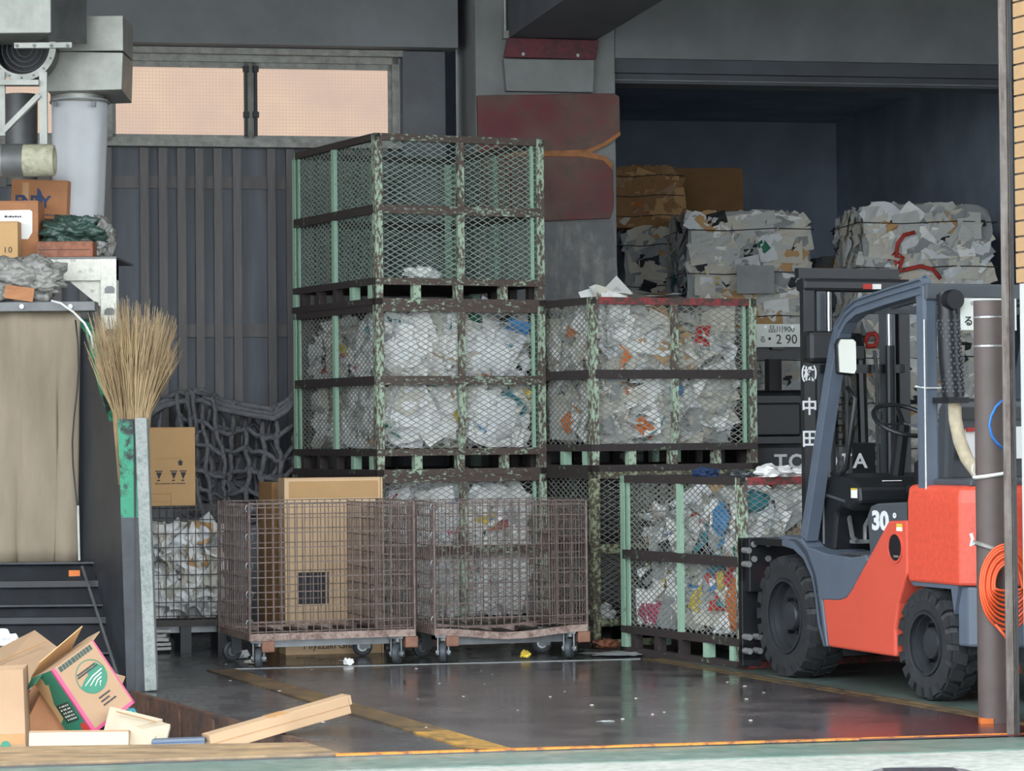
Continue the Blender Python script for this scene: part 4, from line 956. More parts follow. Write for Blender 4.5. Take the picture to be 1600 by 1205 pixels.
# ================================================================== ORANGE FORKLIFT
FA = 1.9437; FWv = Vector((math.cos(FA), math.sin(FA), 0)); LFv = Vector((-FWv.y, FWv.x, 0)); HWD = .64
FO = Vector((1.5178, 16.0746, 0)) - LFv * HWD
def wheel(parent, x, y0, sgn, R_, wd, Rr, lug, nl, hub):
    """tyre with tread; outer face at y0, body towards -sgn"""
    yi = lambda a: y0 - sgn * a
    sh_ = .035
    t = MB().lathe([(Rr, yi(.012)), (Rr + .02, yi(.0)), (R_ - .05, yi(-.004)), (R_ - .018, yi(.012)), (R_ - .004, yi(.04)), (R_, yi(wd / 2)), (R_ - .004, yi(wd - .04)), (R_ - .018, yi(wd - .012)), (R_ - .05, yi(wd)), (Rr + .02, yi(wd)), (Rr, yi(wd - .012))], 44, 'y', closed=True)
    for k in range(nl):
        for side in (0, 1):
            a = 2 * PI * (k + .5 * side) / nl; dw = PI * R_ / nl * .62
            ys = (.008, wd / 2 - .006) if side == 0 else (wd / 2 + .006, wd - .008)
            vs = []
            for (yy, sk) in ((ys[0], 0 if side == 0 else .5), (ys[1], .5 if side == 0 else 0)):
                for da in (-dw, dw):
                    for rr in (R_ - .03, R_ + lug - (.012 if yy < .02 or yy > wd - .02 else 0)):
                        aa = a + da / R_ + sk * .12; vs.append((rr * math.cos(aa), yi(yy), rr * math.sin(aa)))
            t.add(vs, [(0, 1, 3, 2), (4, 6, 7, 5), (0, 4, 5, 1), (2, 3, 7, 6), (0, 2, 6, 4), (1, 5, 7, 3)])
            if side == 0:   # shoulder grip seen on the sidewall
                vs = [((rr) * math.cos(a + da / R_), yi(yy), rr * math.sin(a + da / R_)) for yy in (-.006, .03) for da in (-dw, dw) for rr in (R_ - .055, R_ - .002)]
                t.add(vs, [(0, 1, 3, 2), (4, 6, 7, 5), (0, 4, 5, 1), (2, 3, 7, 6), (0, 2, 6, 4), (1, 5, 7, 3)])
    w_ = t.build('wheel', M['rubber'], parent, (x, 0, R_ + lug - .004))
    MB().lathe([(Rr + .008, yi(-.004)), (Rr + .008, yi(.03)), (Rr - .012, yi(.03)), (Rr - .02, yi(.075)), (.05, yi(.09)), (.05, yi(.1)), (Rr - .01, yi(.1)), (Rr, yi(wd - .01)), (Rr + .004, yi(.02)), (Rr - .004, yi(-.004))], 36, 'y', closed=True).build('rim', M[hub], w_, smooth=True, auto=True)
    MB().lathe([(.075, yi(.03)), (.085, yi(.05)), (.085, yi(.095))], 20, 'y').build('hub', M[hub], w_, smooth=True, auto=True)
    for k in range(6):
        a = 2 * PI * k / 6; MB().lathe([(.013, yi(.045)), (.013, yi(.1))], 6, 'y', (.105 * math.cos(a), 0, .105 * math.sin(a))).build('lug_nut', M['fork_black'], w_)
    return w_
def forklift():
    t = thing('forklift', 'orange counterbalance forklift with blue grey overhead guard', 'forklift', FO, (0, 0, FA))
    y = HWD
    wheel(t, 0, y, 1, .338, .235, .2, .012, 22, 'rim_steel'); wheel(t, 0, -y, -1, .338, .235, .2, .012, 22, 'rim_steel')
    wheel(t, -1.565, y - .01, 1, .275, .17, .155, .022, 19, 'rim_steel'); wheel(t, -1.565, -y + .01, -1, .275, .17, .155, .022, 19, 'rim_steel')
    MB().tube([(0, -y + .2, .34), (0, y - .2, .34)], .08, 12).build('front_axle', M['fork_black'], t)
    MB().box(-1.66, -1.47, -y + .19, y - .19, .2, .42).build('rear_axle', M['fork_black'], t)
    # orange body shell
    body = [(-.461, .47), (-.662, .477), (-.74, .495), (-.80, .54), (-1.212, .912), (-1.405, .92), (-1.405, .64), (-1.375, .609), (-1.305, .486), (-1.267, .345), (-1.27, .206), (-.523, .21)]
    MB().prism(body, -y, y, 'y').build('body_shell', M['fork_orange'], t, bevel=.012)
    vt = MB(); N = 24
    vt.lathe([(.082, y - .01), (.082, y + .006), (.07, y + .006), (.066, y - .01)], N, 'y', (-1.285, 0, .775), closed=True); vo = vt.build('side_vent', M['fork_orange'], t, smooth=True, auto=True)
    MB().lathe([(.07, y - .004), (.07, y + .002)], N, 'y', (-1.285, 0, .775)).build('vent_shade', M['fork_black'], vo)  # flat black disc in place of the shade inside the opening
    MB().box(-1.32, -1.27, y + .002, y + .004, .725, .735).build('vent_handle', M['bolt'], vo)
    # counterweight
    plan = [(-1.41, y), (-1.93, y), (-2.14, y - .2), (-2.2, 0), (-2.14, -y + .2), (-1.93, -y), (-1.41, -y)]
    cw = MB(); n = len(plan)
    rings = [(.605, 1.0), (.62, 1.0), (1.02, 1.0), (1.085, .985), (1.105, .95)]
    vs = []
    for z, k in rings: vs += [(-1.41 + (px + 1.41) * (k if px < -1.5 else 1), py * k, z) for px, py in plan]
    fs = [tuple(range(n)), tuple(range((len(rings) - 1) * n, len(rings) * n))] + [(i * n + j, i * n + (j + 1) % n, (i + 1) * n + (j + 1) % n, (i + 1) * n + j) for i in range(len(rings) - 1) for j in range(n)]
    cw.add(vs, fs); c = cw.build('counterweight', M['counter_orange'], t, bevel=.02)
    MB().prism([(-1.86, y - .03), (-1.95, y - .04), (-2.12, y - .22), (-2.17, 0), (-2.12, -y + .22), (-1.95, -y + .04), (-1.86, -y + .03)], .3, .603, 'z').build('lower_counterweight', M['fork_slate'], c, bevel=.015)
    MB().prism([(-1.41, .61), (-1.9, .61), (-1.9, .585), (-1.86, .46), (-1.83, .585), (-1.45, .585)], .3, y - .012, 'y').build('arch_trim', M['fork_slate'], c)
    for s_ in (1, -1): MB().box(-2.06, -2.03, s_ * (y - .15) - .035, s_ * (y - .15) + .05, .53, .59).build('tail_lamp', M['c_red'], c)
    MB().box(-1.6, -1.42, y - .09, y + .003, 1.0, 1.004).build('scratch', M['paper_off'], c) if False else None
    MB().prism([(-1.47, y - .06), (-1.95, y - .06), (-2.1, .0), (-1.95, -y + .06), (-1.47, -y + .06)], 1.1, 1.135, 'z').build('hood_plate', M['fork_grey'], t, bevel=.01)
    MB().prism([(-1.405, .92), (-1.45, .93), (-1.47, 1.02), (-1.405, 1.02)], y - .1, y - .005, 'y').build('hinge_cover', M['fork_black'], t)
    MB().box(-1.36, -1.30, y, y + .0015, .865, .9).build('warning_sticker', M['c_yellow'], t); MB().box(-1.36, -1.30, y + .001, y + .002, .862, .882).build('warning_sticker', M['paper_white'], t)
    # slate frame and front fender
    for s_ in (1, -1):
        yo, yi_ = (y + .004, y - .3) if s_ > 0 else (-y - .004, -y + .3)
        fr_ = [(-.22, .79), (-.30, .745), (-.52, .715), (-.80, .705), (-.96, .725), (-.985, .70), (-.80, .53), (-.74, .487), (-.662, .47), (-.461, .462), (-.515, .21), (-.47, .205), (-.40, .33), (-.375, .48), (-.33, .585), (-.24, .675), (-.12, .725), (.02, .74), (.02, .775), (-.1, .79)]
        MB().prism(fr_, min(yo, yi_), max(yo, yi_), 'y').build('side_frame', M['fork_slate'], t, bevel=.008)
        arch = [(.385 * math.cos(a), .35 + .395 * math.sin(a)) for a in [-.15 + PI + .15 - k * .13 for k in range(10)]] if False else None
        MB().prism([(.04, .775), (-.13, .765), (-.26, .70), (-.35, .60), (-.40, .45), (-.43, .33), (-.49, .21), (-.52, .21), (-.475, .33), (-.44, .46), (-.40, .60), (-.30, .73), (-.18, .79), (.04, .80)], min(yo, yo - .25 * s_), max(yo, yo - .25 * s_), 'y').build('front_fender', M['fork_slate'], t, bevel=.006)
        MB().box(.0, .42, min(s_ * (y - .02), s_ * (y - .2)), max(s_ * (y - .02), s_ * (y - .2)), .735, .775).build('fender_plate', M['fork_black'], t)
    MB().box(-1.0, -.25, -y + .1, y - .1, .60, .69).build('floor_board', M['fork_black'], t)
    pad = MB(); 
    for i in range(7):
        for j in range(3): pad.bar((-.42 - .065 * i, y - .09 - .09 * j, .715), (-.46 - .065 * i, y - .15 - .09 * j, .715), .012, .006)
    pad.box(-.9, -.38, y - .32, y - .035, .69, .713); pad.build('step_pad', M['rubber'], t)
    # engine hood with capacity figure
    hood = [(-.985, .70), (-.955, .93), (-1.0, .985), (-1.06, 1.0), (-1.42, 1.015), (-1.42, .9), (-1.2, .9), (-1.0, .715)]
    MB().prism(hood, -y + .03, y - .012, 'y').build('engine_hood', M['fork_grey'], t, bevel=.015)
    text('capacity_number', '30', .135, M['ink_white'], t, (-1.105, y - .010, .905), (-1, 0, 0), (0, 0, 1), sx=1.35, bold=.006)
    text('capacity_mark', 'o', .05, M['ink_white'], t, (-1.265, y - .008, .945), (-1, 0, 0), (0, 0, 1), sx=1.2, bold=.003)
    # seat
    MB().prism([(-.72, 1.02), (-.70, 1.09), (-1.12, 1.11), (-1.2, 1.03)], -.27, .27, 'y').build('seat_cushion', M['fork_black'], t, bevel=.03)
    bkr = MB().prism([(-1.1, 1.1), (-1.17, 1.5), (-1.22, 1.555), (-1.3, 1.54), (-1.27, 1.1)], -.32, .32, 'y').build('seat_back', M['fork_grey'], t, bevel=.035)
    MB().box(-1.315, -1.288, -.31, .31, 1.44, 1.5).build('seat_rail', M['fork_black'], bkr)
    MB().add([(-1.32, .26, 1.23), (-1.32, -.14, 1.23), (-1.30, -.14, 1.4), (-1.30, .225, 1.39), (-1.318, .26, 1.23), (-1.318, -.14, 1.23), (-1.298, -.14, 1.4), (-1.298, .225, 1.39)], [(0, 1, 2, 3), (7, 6, 5, 4), (0, 4, 5, 1), (1, 5, 6, 2), (2, 6, 7, 3), (3, 7, 4, 0)]).build('document_pocket', M['paper_white'], bkr)
    MB().box(-1.321, -1.305, .17, .225, 1.375, 1.395).build('red_tab', M['c_red'], bkr)
    # dash cowl, pedal well
    cowl = [(-.20, .72), (-.26, 1.03), (-.33, 1.13), (-.42, 1.15), (-.60, 1.13), (-.70, 1.08), (-.71, .99), (-.60, .95), (-.50, .97), (-.44, .93), (-.40, .72)]
    cb_ = MB().prism(cowl, -y + .12, y - .1, 'y').build('dash_cowl', M['fork_black'], t, bevel=.02)
    MB().box(-.66, -.6, .25, .36, 1.108, 1.112).build('dash_label', M['paper_white'], cb_)
    MB().box(-.69, -.62, y - .1, y - .098, 1.02, 1.07).build('dash_label', M['paper_white'], cb_); MB().box(-.69, -.62, y - .0985, y - .097, 1.063, 1.073).build('dash_label', M['c_yellow'], cb_)
    wl_ = MB(); wl_.tube([(-.3, y - .098, .76), (-.3, y - .098, 1.0), (-.34, y - .098, 1.03), (-.55, y - .098, 1.0)], .008, 6); wl_.build('well_trim', M['fork_grey'], cb_)
    pl_ = MB(); pl_.tube([(-.42, .35, .78), (-.44, .36, .86), (-.52, .36, .93)], .012, 6); pl_.box(-.5, -.40, .3, .44, .765, .785); pl_.build('pedal', M['bolt'], t)
    MB().tube([(-.42, .45, .93), (-.50, .47, .80), (-.55, .47, .78)], .014, 6).build('pedal', M['galv_dark'], t)
    # steering
    scn = Vector((-.60, .2, 1.44)); ax = Vector((-.5, 0, .85)).normalized(); e1 = Vector((0, 1, 0)); e2 = ax.cross(e1)
    sw = MB().tube([scn + e1 * (.17 * math.cos(a)) + e2 * (.17 * math.sin(a)) for a in [2 * PI * k / 32 for k in range(32)]], .013, 8, closed=True)
    for a in (.3, 2.4, 4.5): sw.bar(scn - ax * .02, scn + e1 * (.17 * math.cos(a)) + e2 * (.17 * math.sin(a)), .025, .012)
    swo = sw.build('steering_wheel', M['fork_black'], t, smooth=True, auto=True)
    MB().lathe([(.016, 0), (.018, .03), (.01, .05)], 10, 'z', scn + e1 * .15 + Vector((0, 0, .0))).build('spinner_knob', M['fork_black'], swo)
    MB().tube([(-.50, .2, 1.1), scn - ax * .02], .04, 10).build('steering_column', M['fork_black'], t)
    for k in range(4): MB().tube([(-.6 - .02 * k, -.02 - .06 * k, 1.1), (-.66 - .02 * k, -.02 - .06 * k, 1.3)], [.007, .013], 8).build('lever', M['fork_black'], t)
    for k in range(2): MB().tube([(-.95, .3 - .5 * k, 1.05), (-1.0, .33 - .5 * k, 1.2), (-1.12, .33 - .5 * k, 1.23)], .03, 8).build('armrest', M['fork_black'], t)
    # overhead guard
    pts = [(-.235, .79), (-.33, 1.06), (-.43, 1.36), (-.53, 1.64), (-.60, 1.83), (-.66, 1.935), (-.74, 2.0), (-.86, 2.045), (-1.2, 2.085), (-1.56, 2.12)]
    gd = None
    for s_ in (1, -1):
        mb = MB(); yc = s_ * (y - .04); prv = None; W2, T2 = .05, .05
        ring = []
        for i, p in enumerate(pts):
            q0_, q1_ = pts[max(i - 1, 0)], pts[min(i + 1, len(pts) - 1)]; d = Vector((q1_[0] - q0_[0], 0, q1_[1] - q0_[1])).normalized(); nr = Vector((-d.z, 0, d.x)); nr = nr if nr.z > 0 or nr.x > 0 else -nr
            c0 = Vector((p[0], yc, p[1])); tw = .05
            # ribbed section of the pressed profile
            sec = [(-.04, -.035), (-.04, .035), (-.022, .038), (-.016, .024), (-.004, .024), (.001, .038), (.012, .038), (.017, .024), (.029, .024), (.034, .038), (.044, .034), (.044, -.035)]
            ring.append([c0 + nr * a * 1.0 + Vector((0, s_ * b, 0)) for a, b in sec])
        n = len(ring[0]); vs = [v for r in ring for v in r]
        fs = [tuple(range(n)), tuple(range((len(ring) - 1) * n, len(ring) * n))[::-1]] + [(i * n + j, i * n + (j + 1) % n, (i + 1) * n + (j + 1) % n, (i + 1) * n + j) for i in range(len(ring) - 1) for j in range(n)]
        mb.add(vs, fs); mb.build('guard_rail', M['fork_slate'], t)
        pp_ = MB(); pp_.box(-1.585, -1.495, s_ * (y - .055) - .04, s_ * (y - .055) + .04, .93, 2.13); pp_.build('rear_pillar', M['fork_slate'], t, bevel=.014)
    MB().box(-1.6, -1.48, -y + .02, y - .02, 2.05, 2.135).build('rear_crossbar', M['fork_grey'], t, bevel=.01)
    MB().box(-.9, -.84, -y + .1, y - .1, 2.01, 2.05).build('front_crossbar', M['fork_grey'], t)
    for k in range(6):
        yy = -.42 + .168 * k; MB().bar((-.86, yy, 2.045), (-1.5, yy, 2.1), .03, .02).build('roof_bar', M['fork_grey'], t)
    st_ = MB().lathe([(.028, y - .021), (.028, y - .018)], 18, 'y', (-1.54, 0, 1.215)); st_.build('round_sticker', M['paper_white'], t)
    # rope tied round the rear pillar
    MB().tube([(-1.59, y - .015, 1.60), (-1.49, y - .015, 1.61), (-1.49, y - .13, 1.61), (-1.59, y - .13, 1.6)], .005, 6, closed=True).build('rope_tie', M['rope_white'], t)
    MB().tube([(-1.588, y - .014, .95), (-1.588, y - .014, 1.95)], .004, 6).build('wire', M['rope_white'], t)
    # perforated air intake and wrapped pipe
    ip = [Vector((-1.68, y - .1, 2.0)), Vector((-1.69, y - .1, 1.75)), Vector((-1.70, y - .115, 1.56))]
    iv = MB().tube([Vector((-1.66, y - .1, 2.075)), Vector((-1.67, y - .1, 2.05)), Vector((-1.68, y - .1, 1.96))], .05, 18); iv.build('intake_head', M['fork_black'], t, smooth=True, auto=True)
    MB().lathe([(.05, -.06), (.052, -.05), (.052, .0), (.042, .0), (.04, -.03)], 20, 'x', (-1.70, y - .1, 2.045)).build('intake_mouth', M['fork_black'], t, smooth=True, auto=True)
    iw = MB().tube([(-1.68, y - .1, 1.97), (-1.69, y - .1, 1.75), (-1.70, y - .115, 1.55)], .056, 24)
    gi = iw.build('intake_guard', M['fork_black'], t, smooth=True, auto=True)
    dm = MB()
    for r_ in range(19):
        for c_ in range(12):
            a = 2 * PI * (c_ + .5 * (r_ % 2)) / 12; z_ = 1.94 - .02 * r_; cx = -1.68 - .02 * (1.97 - z_) / .42; dm.lathe([(.0085, .054), (.006, .0595)], 6, 'x')
            base = len(dm.v) - 12; Mx = Matrix.Translation((cx, y - .1 - .015 * (1.97 - z_) / .42, z_)) @ Matrix.Rotation(a, 4, 'Z')
            for k in range(base, len(dm.v)): dm.v[k] = tuple(Mx @ Vector(dm.v[k]))
    do = dm.build('perforations', M['fork_grey'], gi); do['kind'] = 'stuff'
    MB().box(-1.76, -1.6, y - .17, y - .05, 1.52, 1.55).build('intake_bracket', M['fork_black'], t)
    MB().tube([(-1.70, y - .12, 1.53), (-1.705, y - .12, 1.44), (-1.73, y - .13, 1.33), (-1.78, y - .14, 1.24), (-1.86, y - .16, 1.16), (-1.93, y - .18, 1.12)], .034, 14).build('wrapped_pipe', M['pipe_wrap'], t, smooth=True, auto=True)
    # number plate on the rear bar
    pl = MB().box(-1.72, -1.712, y - .48, y - .15, 1.89, 2.055).build('number_plate', M['plate_white'], t, bevel=.004)
    text('plate_character', 'る', .055, M['ink'], pl, (-1.7215, y - .195, 1.935), (0, -1, 0), (0, 0, 1), bold=.001)
    text('plate_region', '品川900', .045, M['ink'], pl, (-1.7215, y - .32, 2.015), (0, -1, 0), (0, 0, 1))
    text('plate_number', '2 90', .09, M['ink'], pl, (-1.7215, y - .35, 1.94), (0, -1, 0), (0, 0, 1))
    MB().lathe([(.011, -1.728), (.011, -1.72)], 12, 'x', (0, y - .22, 2.03)).build('plate_bolt', M['bolt'], pl)
    MB().box(-1.713, -1.60, y - .4, y - .25, 2.0, 2.06).build('plate_bracket', M['fork_black'], t)
    # wing mirror, lamp, grab handle
    mq = MB().prism([(y + .045, 1.69), (y - .055, 1.68), (y - .072, 1.71), (y - .07, 1.87), (y - .05, 1.885), (y + .035, 1.885), (y + .052, 1.85)], -.76, -.72, 'x'); mo = mq.build('wing_mirror', M['fork_black'], t, bevel=.012)
    MB().prism([(y + .038, 1.70), (y - .05, 1.692), (y - .062, 1.716), (y - .06, 1.862), (y - .044, 1.876), (y + .03, 1.876), (y + .043, 1.845)], -.766, -.759, 'x').build('mirror_glass', M['mirror_glass'], mo)
    MB().tube([(-.72, y - .02, 1.78), (-.6, y - .02, 1.8)], .01, 8).build('mirror_arm', M['fork_black'], mo)
    MB().tube([(-.57, y - .11, 1.62), (-.64, y - .12, 1.56), (-.53, y - .12, 1.18), (-.47, y - .11, 1.14), (-.40, y - .1, 1.15)], .014, 8).build('grab_handle', M['fork_black'], t, smooth=True)
    ld = MB().box(-.30, -.18, y - .2, y - .02, 1.76, 1.94).build('work_lamp', M['fork_black'], t, bevel=.03)
    MB().box(-.30, -.27, y - .19, y - .165, 1.71, 1.75).build('turn_signal', M['c_red'], t, bevel=.006)
    # mast
    my = .312; mz = 2.27; cx0 = .36; mo_ = -.035
    for s_ in (1, -1):
        mb = MB(); mb.box(cx0, cx0 + .05, mo_ + s_ * my - .037, mo_ + s_ * my + .037, .06, mz); mo = mb.build('mast_channel', M['fork_black'], t, bevel=.004)
        MB().box(cx0 + .01, cx0 + .1, mo_ + s_ * (my - .085) - .03, mo_ + s_ * (my - .085) + .03, .1, mz - .03).build('inner_channel', M['fork_grey'], t)
        MB().tube([(cx0 - .03, mo_ + s_ * (my - .115), .2), (cx0 - .03, mo_ + s_ * (my - .115), 1.88)], .028, 12).build('lift_cylinder', M['fork_black'], t)
        MB().tube([(cx0 - .03, mo_ + s_ * (my - .115), 1.88), (cx0 - .03, mo_ + s_ * (my - .115), mz - .08)], .015, 12).build('cylinder_rod', M['chrome'], t)
        ch = MB()
        for k in range(34): ch.box(cx0 - .01, cx0 + .004, mo_ + s_ * (my - .19) - (.012 if k % 2 else .007), mo_ + s_ * (my - .19) + (.012 if k % 2 else .007), .5 + .04 * k, .532 + .04 * k)
        ch.build('lift_chain', M['galv_dark'], t)
        MB().tube([(cx0 - .05, mo_ + s_ * .1, .4), (cx0 - .05, mo_ + s_ * .1, 1.7), (cx0 - .02, mo_ + s_ * .1, 1.85)], .011, 8).build('hydraulic_hose', M['rubber'], t)
    MB().box(cx0 - .01, cx0 + .1, mo_ - my - .04, mo_ + my + .04, mz - .075, mz).build('mast_crossbar', M['fork_black'], t, bevel=.02)
    MB().box(cx0 + .09, cx0 + .14, mo_ - my - .02, mo_ + my + .02, mz + .005, mz + .065).build('mast_top_bar', M['fork_black'], t)
    MB().box(cx0, cx0 + .05, mo_ - my, mo_ + my, 1.72, 1.77).build('mast_crossbar', M['fork_black'], t)
    MB().box(cx0 - .013, cx0 - .0105, -.13, -.07, mz - .06, mz - .03).build('red_sticker', M['c_red'], t); MB().box(cx0 - .013, cx0 - .0105, -.19, -.132, mz - .06, mz - .03).build('white_sticker', M['paper_white'], t)
    for k, (chx, zz, sz) in enumerate((('㈱', 1.71, .1), ('中', 1.52, .105), ('田', 1.335, .105))):
        text('company_character', chx, sz, M['ink_white'], t, (cx0 - .0015, mo_ + my + .006, zz), (0, -1, 0), (0, 0, 1), bold=.002)
    # carriage and forks
    cr_ = MB(); cr_.box(.50, .545, -y + .02, y + .02, .52, .76); cr_.box(.50, .545, -y + .02, y + .02, .06, .16)
    cr_.box(.5, .55, y - .1, y + .02, .03, .77); cr_.box(.5, .55, -y + .02, -y + .1, .03, .77); co = cr_.build('carriage', M['fork_black'], t, bevel=.004)
    MB().box(.44, .5, y - .32, y + .0, .46, .77).build('side_shift_plate', M['fork_black'], t, bevel=.005)
    for (bx_, bz_) in ((y - .03, .735), (y - .12, .735), (y - .03, .65), (y - .12, .65), (y + .005, .2), (y + .005, .12), (y - .06, .2), (y - .06, .12), (y + .005, .7), (y + .005, .62)):
        MB().lathe([(.018, .43), (.018, .502)], 10, 'x', (0, bx_, bz_)).build('bolt', M['bolt'], co)
    for s_ in (1, -1):
        f_ = MB(); f_.box(.555, .60, s_ * .27 - .06, s_ * .27 + .06, .055, .62); f_.box(.555, 1.6, s_ * .27 - .055, s_ * .27 + .055, .055, .09); f_.build('fork_arm', M['fork_black'], t)
    MB().box(.36, .46, -.3, .5, .15, .25).build('mast_foot', M['c_red'], t); MB().box(.30, .46, .28, y - .12, .5, .60).build('tilt_bracket', M['c_red'], t)
    return t
forklift()

# ================================================================== SECOND FORKLIFT, seen from behind, its shadow given as black paint
def forklift_dark():
    q = W(1278, 720, 19.9); t = thing('forklift', 'forklift blackened by painted shadow, parked behind, its rear facing out', 'forklift', (q.x, 19.9, 0), (0, 0, .2))
    # local: rear face at y=0 towards the viewer, forward +y
    zc = W(1278, 722, 19.9).z
    plan = [(-.58, .35), (-.5, .08), (-.25, 0), (.25, 0), (.5, .08), (.58, .35), (.58, .75), (-.58, .75)]
    cw = MB().prism(plan, .3, zc + .13, 'z').build('counterweight', M['fork_black'], t, bevel=.03)
    MB().prism([(-.5, .085), (-.25, .006), (.25, .006), (.5, .085), (.5, .2), (-.5, .2)], zc - .16, zc - .08, 'z').build('lower_lip', M['fork_grey'], cw) if False else None
    text('maker_lettering', 'TOYOTA', .142, M['ink_white'], cw, (.02, -.003, zc), (1, 0, 0), (0, 0, 1), sx=1.06, bold=.003, spacing=1.14)
    MB().box(-.5, .5, .4, 1.4, .45, zc + .1).build('engine_hood', M['fork_black'], t, bevel=.03)  # hood blackened as well, for the gloom around it
    MB().prism([(.62, zc + .1), (.66, zc + .5), (.74, zc + .52), (.8, zc + .1)], -.35, .15, 'x').build('seat_back', M['fork_black'], t, bevel=.03)
    MB().box(-.27, .07, .60, .63, zc + .18, zc + .42).build('seat_panel', M['fork_black'], t, bevel=.02)
    MB().box(-.35, .15, .7, 1.2, zc + .1, zc + .2).build('seat_cushion', M['fork_black'], t, bevel=.03)
    for s_ in (-1, 1):
        MB().tube([(s_ * .52, .55, zc), (s_ * .52, .6, 1.95), (s_ * .52, .66, 2.05), (s_ * .52, 1.3, 2.08), (s_ * .52, 1.5, 1.95), (s_ * .52, 1.8, .7)], .038, 8).build('guard_frame', M['fork_black'], t)
    for k in range(5): yy = .7 + .15 * k; MB().box(-.5, .5, yy, yy + .04, 2.05, 2.08).build('roof_bar', M['fork_black'], t)
    MB().box(-.52, .52, .52, .58, 1.9, 1.99).build('rear_crossbar', M['fork_black'], t)
    p0, p1 = W(1183, 508, 20.35), W(1250, 541, 20.35); 
    c0 = Matrix.Rotation(-.2, 3, 'Z') @ (Vector(((p0.x + p1.x) / 2, 20.35, 0)) - Vector((q.x, 19.9, 0)))
    zc2 = (p0.z + p1.z) / 2
    pl = MB().box(c0.x - .165, c0.x + .165, c0.y - .006, c0.y, zc2 - .0825, zc2 + .0825).build('number_plate', M['plate_white'], t, bevel=.004)
    yy = c0.y - .0075
    text('plate_region', '品川900', .056, M['ink'], pl, (c0.x + .02, yy, zc2 + .043), (1, 0, 0), (0, 0, 1))
    text('plate_character', 'る', .052, M['ink'], pl, (c0.x - .12, yy, zc2 - .03), (1, 0, 0), (0, 0, 1))
    text('plate_number', '・2 90', .095, M['ink'], pl, (c0.x + .012, yy, zc2 - .03), (1, 0, 0), (0, 0, 1), sx=.95)
    for s_ in (-1, 1):
        MB().lathe([(.012, yy - .004), (.012, yy + .002)], 10, 'y', (c0.x + s_ * .1, 0, zc2 + .06)).build('plate_bolt', M['bolt'], pl)
    MB().box(c0.x - .05, c0.x + .05, c0.y, .55, zc2 - .1, zc2 + .02).build('plate_bracket', M['fork_black'], t)
    MB().box(-.5, -.42, .5, .56, 1.55, 1.66).build('rear_lamp', M['fork_black'], t)
    for s_ in (-1, 1):
        MB().lathe([(.2, s_ * .42), (.27, s_ * .42), (.27, s_ * .58), (.2, s_ * .58)], 24, 'x', (0, .5, .27), closed=True).build('wheel', M['rubber'], t)
        MB().lathe([(.22, s_ * .38), (.34, s_ * .38), (.34, s_ * .6), (.22, s_ * .6)], 24, 'x', (0, 1.95, .34), closed=True).build('wheel', M['rubber'], t)
        MB().box(s_ * .33 - .05, s_ * .33 + .05, 2.1, 2.22, .1, 2.1).build('mast_channel', M['fork_black'], t)
    MB().box(-.36, .36, 2.1, 2.2, 2.02, 2.1).build('mast_crossbar', M['fork_black'], t)
    MB().box(-.52, .52, 1.3, 2.05, .35, .6).build('floor_board', M['fork_black'], t)
    sw = MB().tube([Vector((.05 + .17 * math.cos(a), 1.45 + .1 * math.sin(a), zc + .32 + .09 * math.sin(a))) for a in [2 * PI * k / 24 for k in range(24)]], .012, 6, closed=True); sw.build('steering_wheel', M['fork_black'], t)
    MB().box(-.2, .3, 1.55, 1.7, .6, zc + .25).build('dash', M['fork_black'], t)
    return t
forklift_dark()

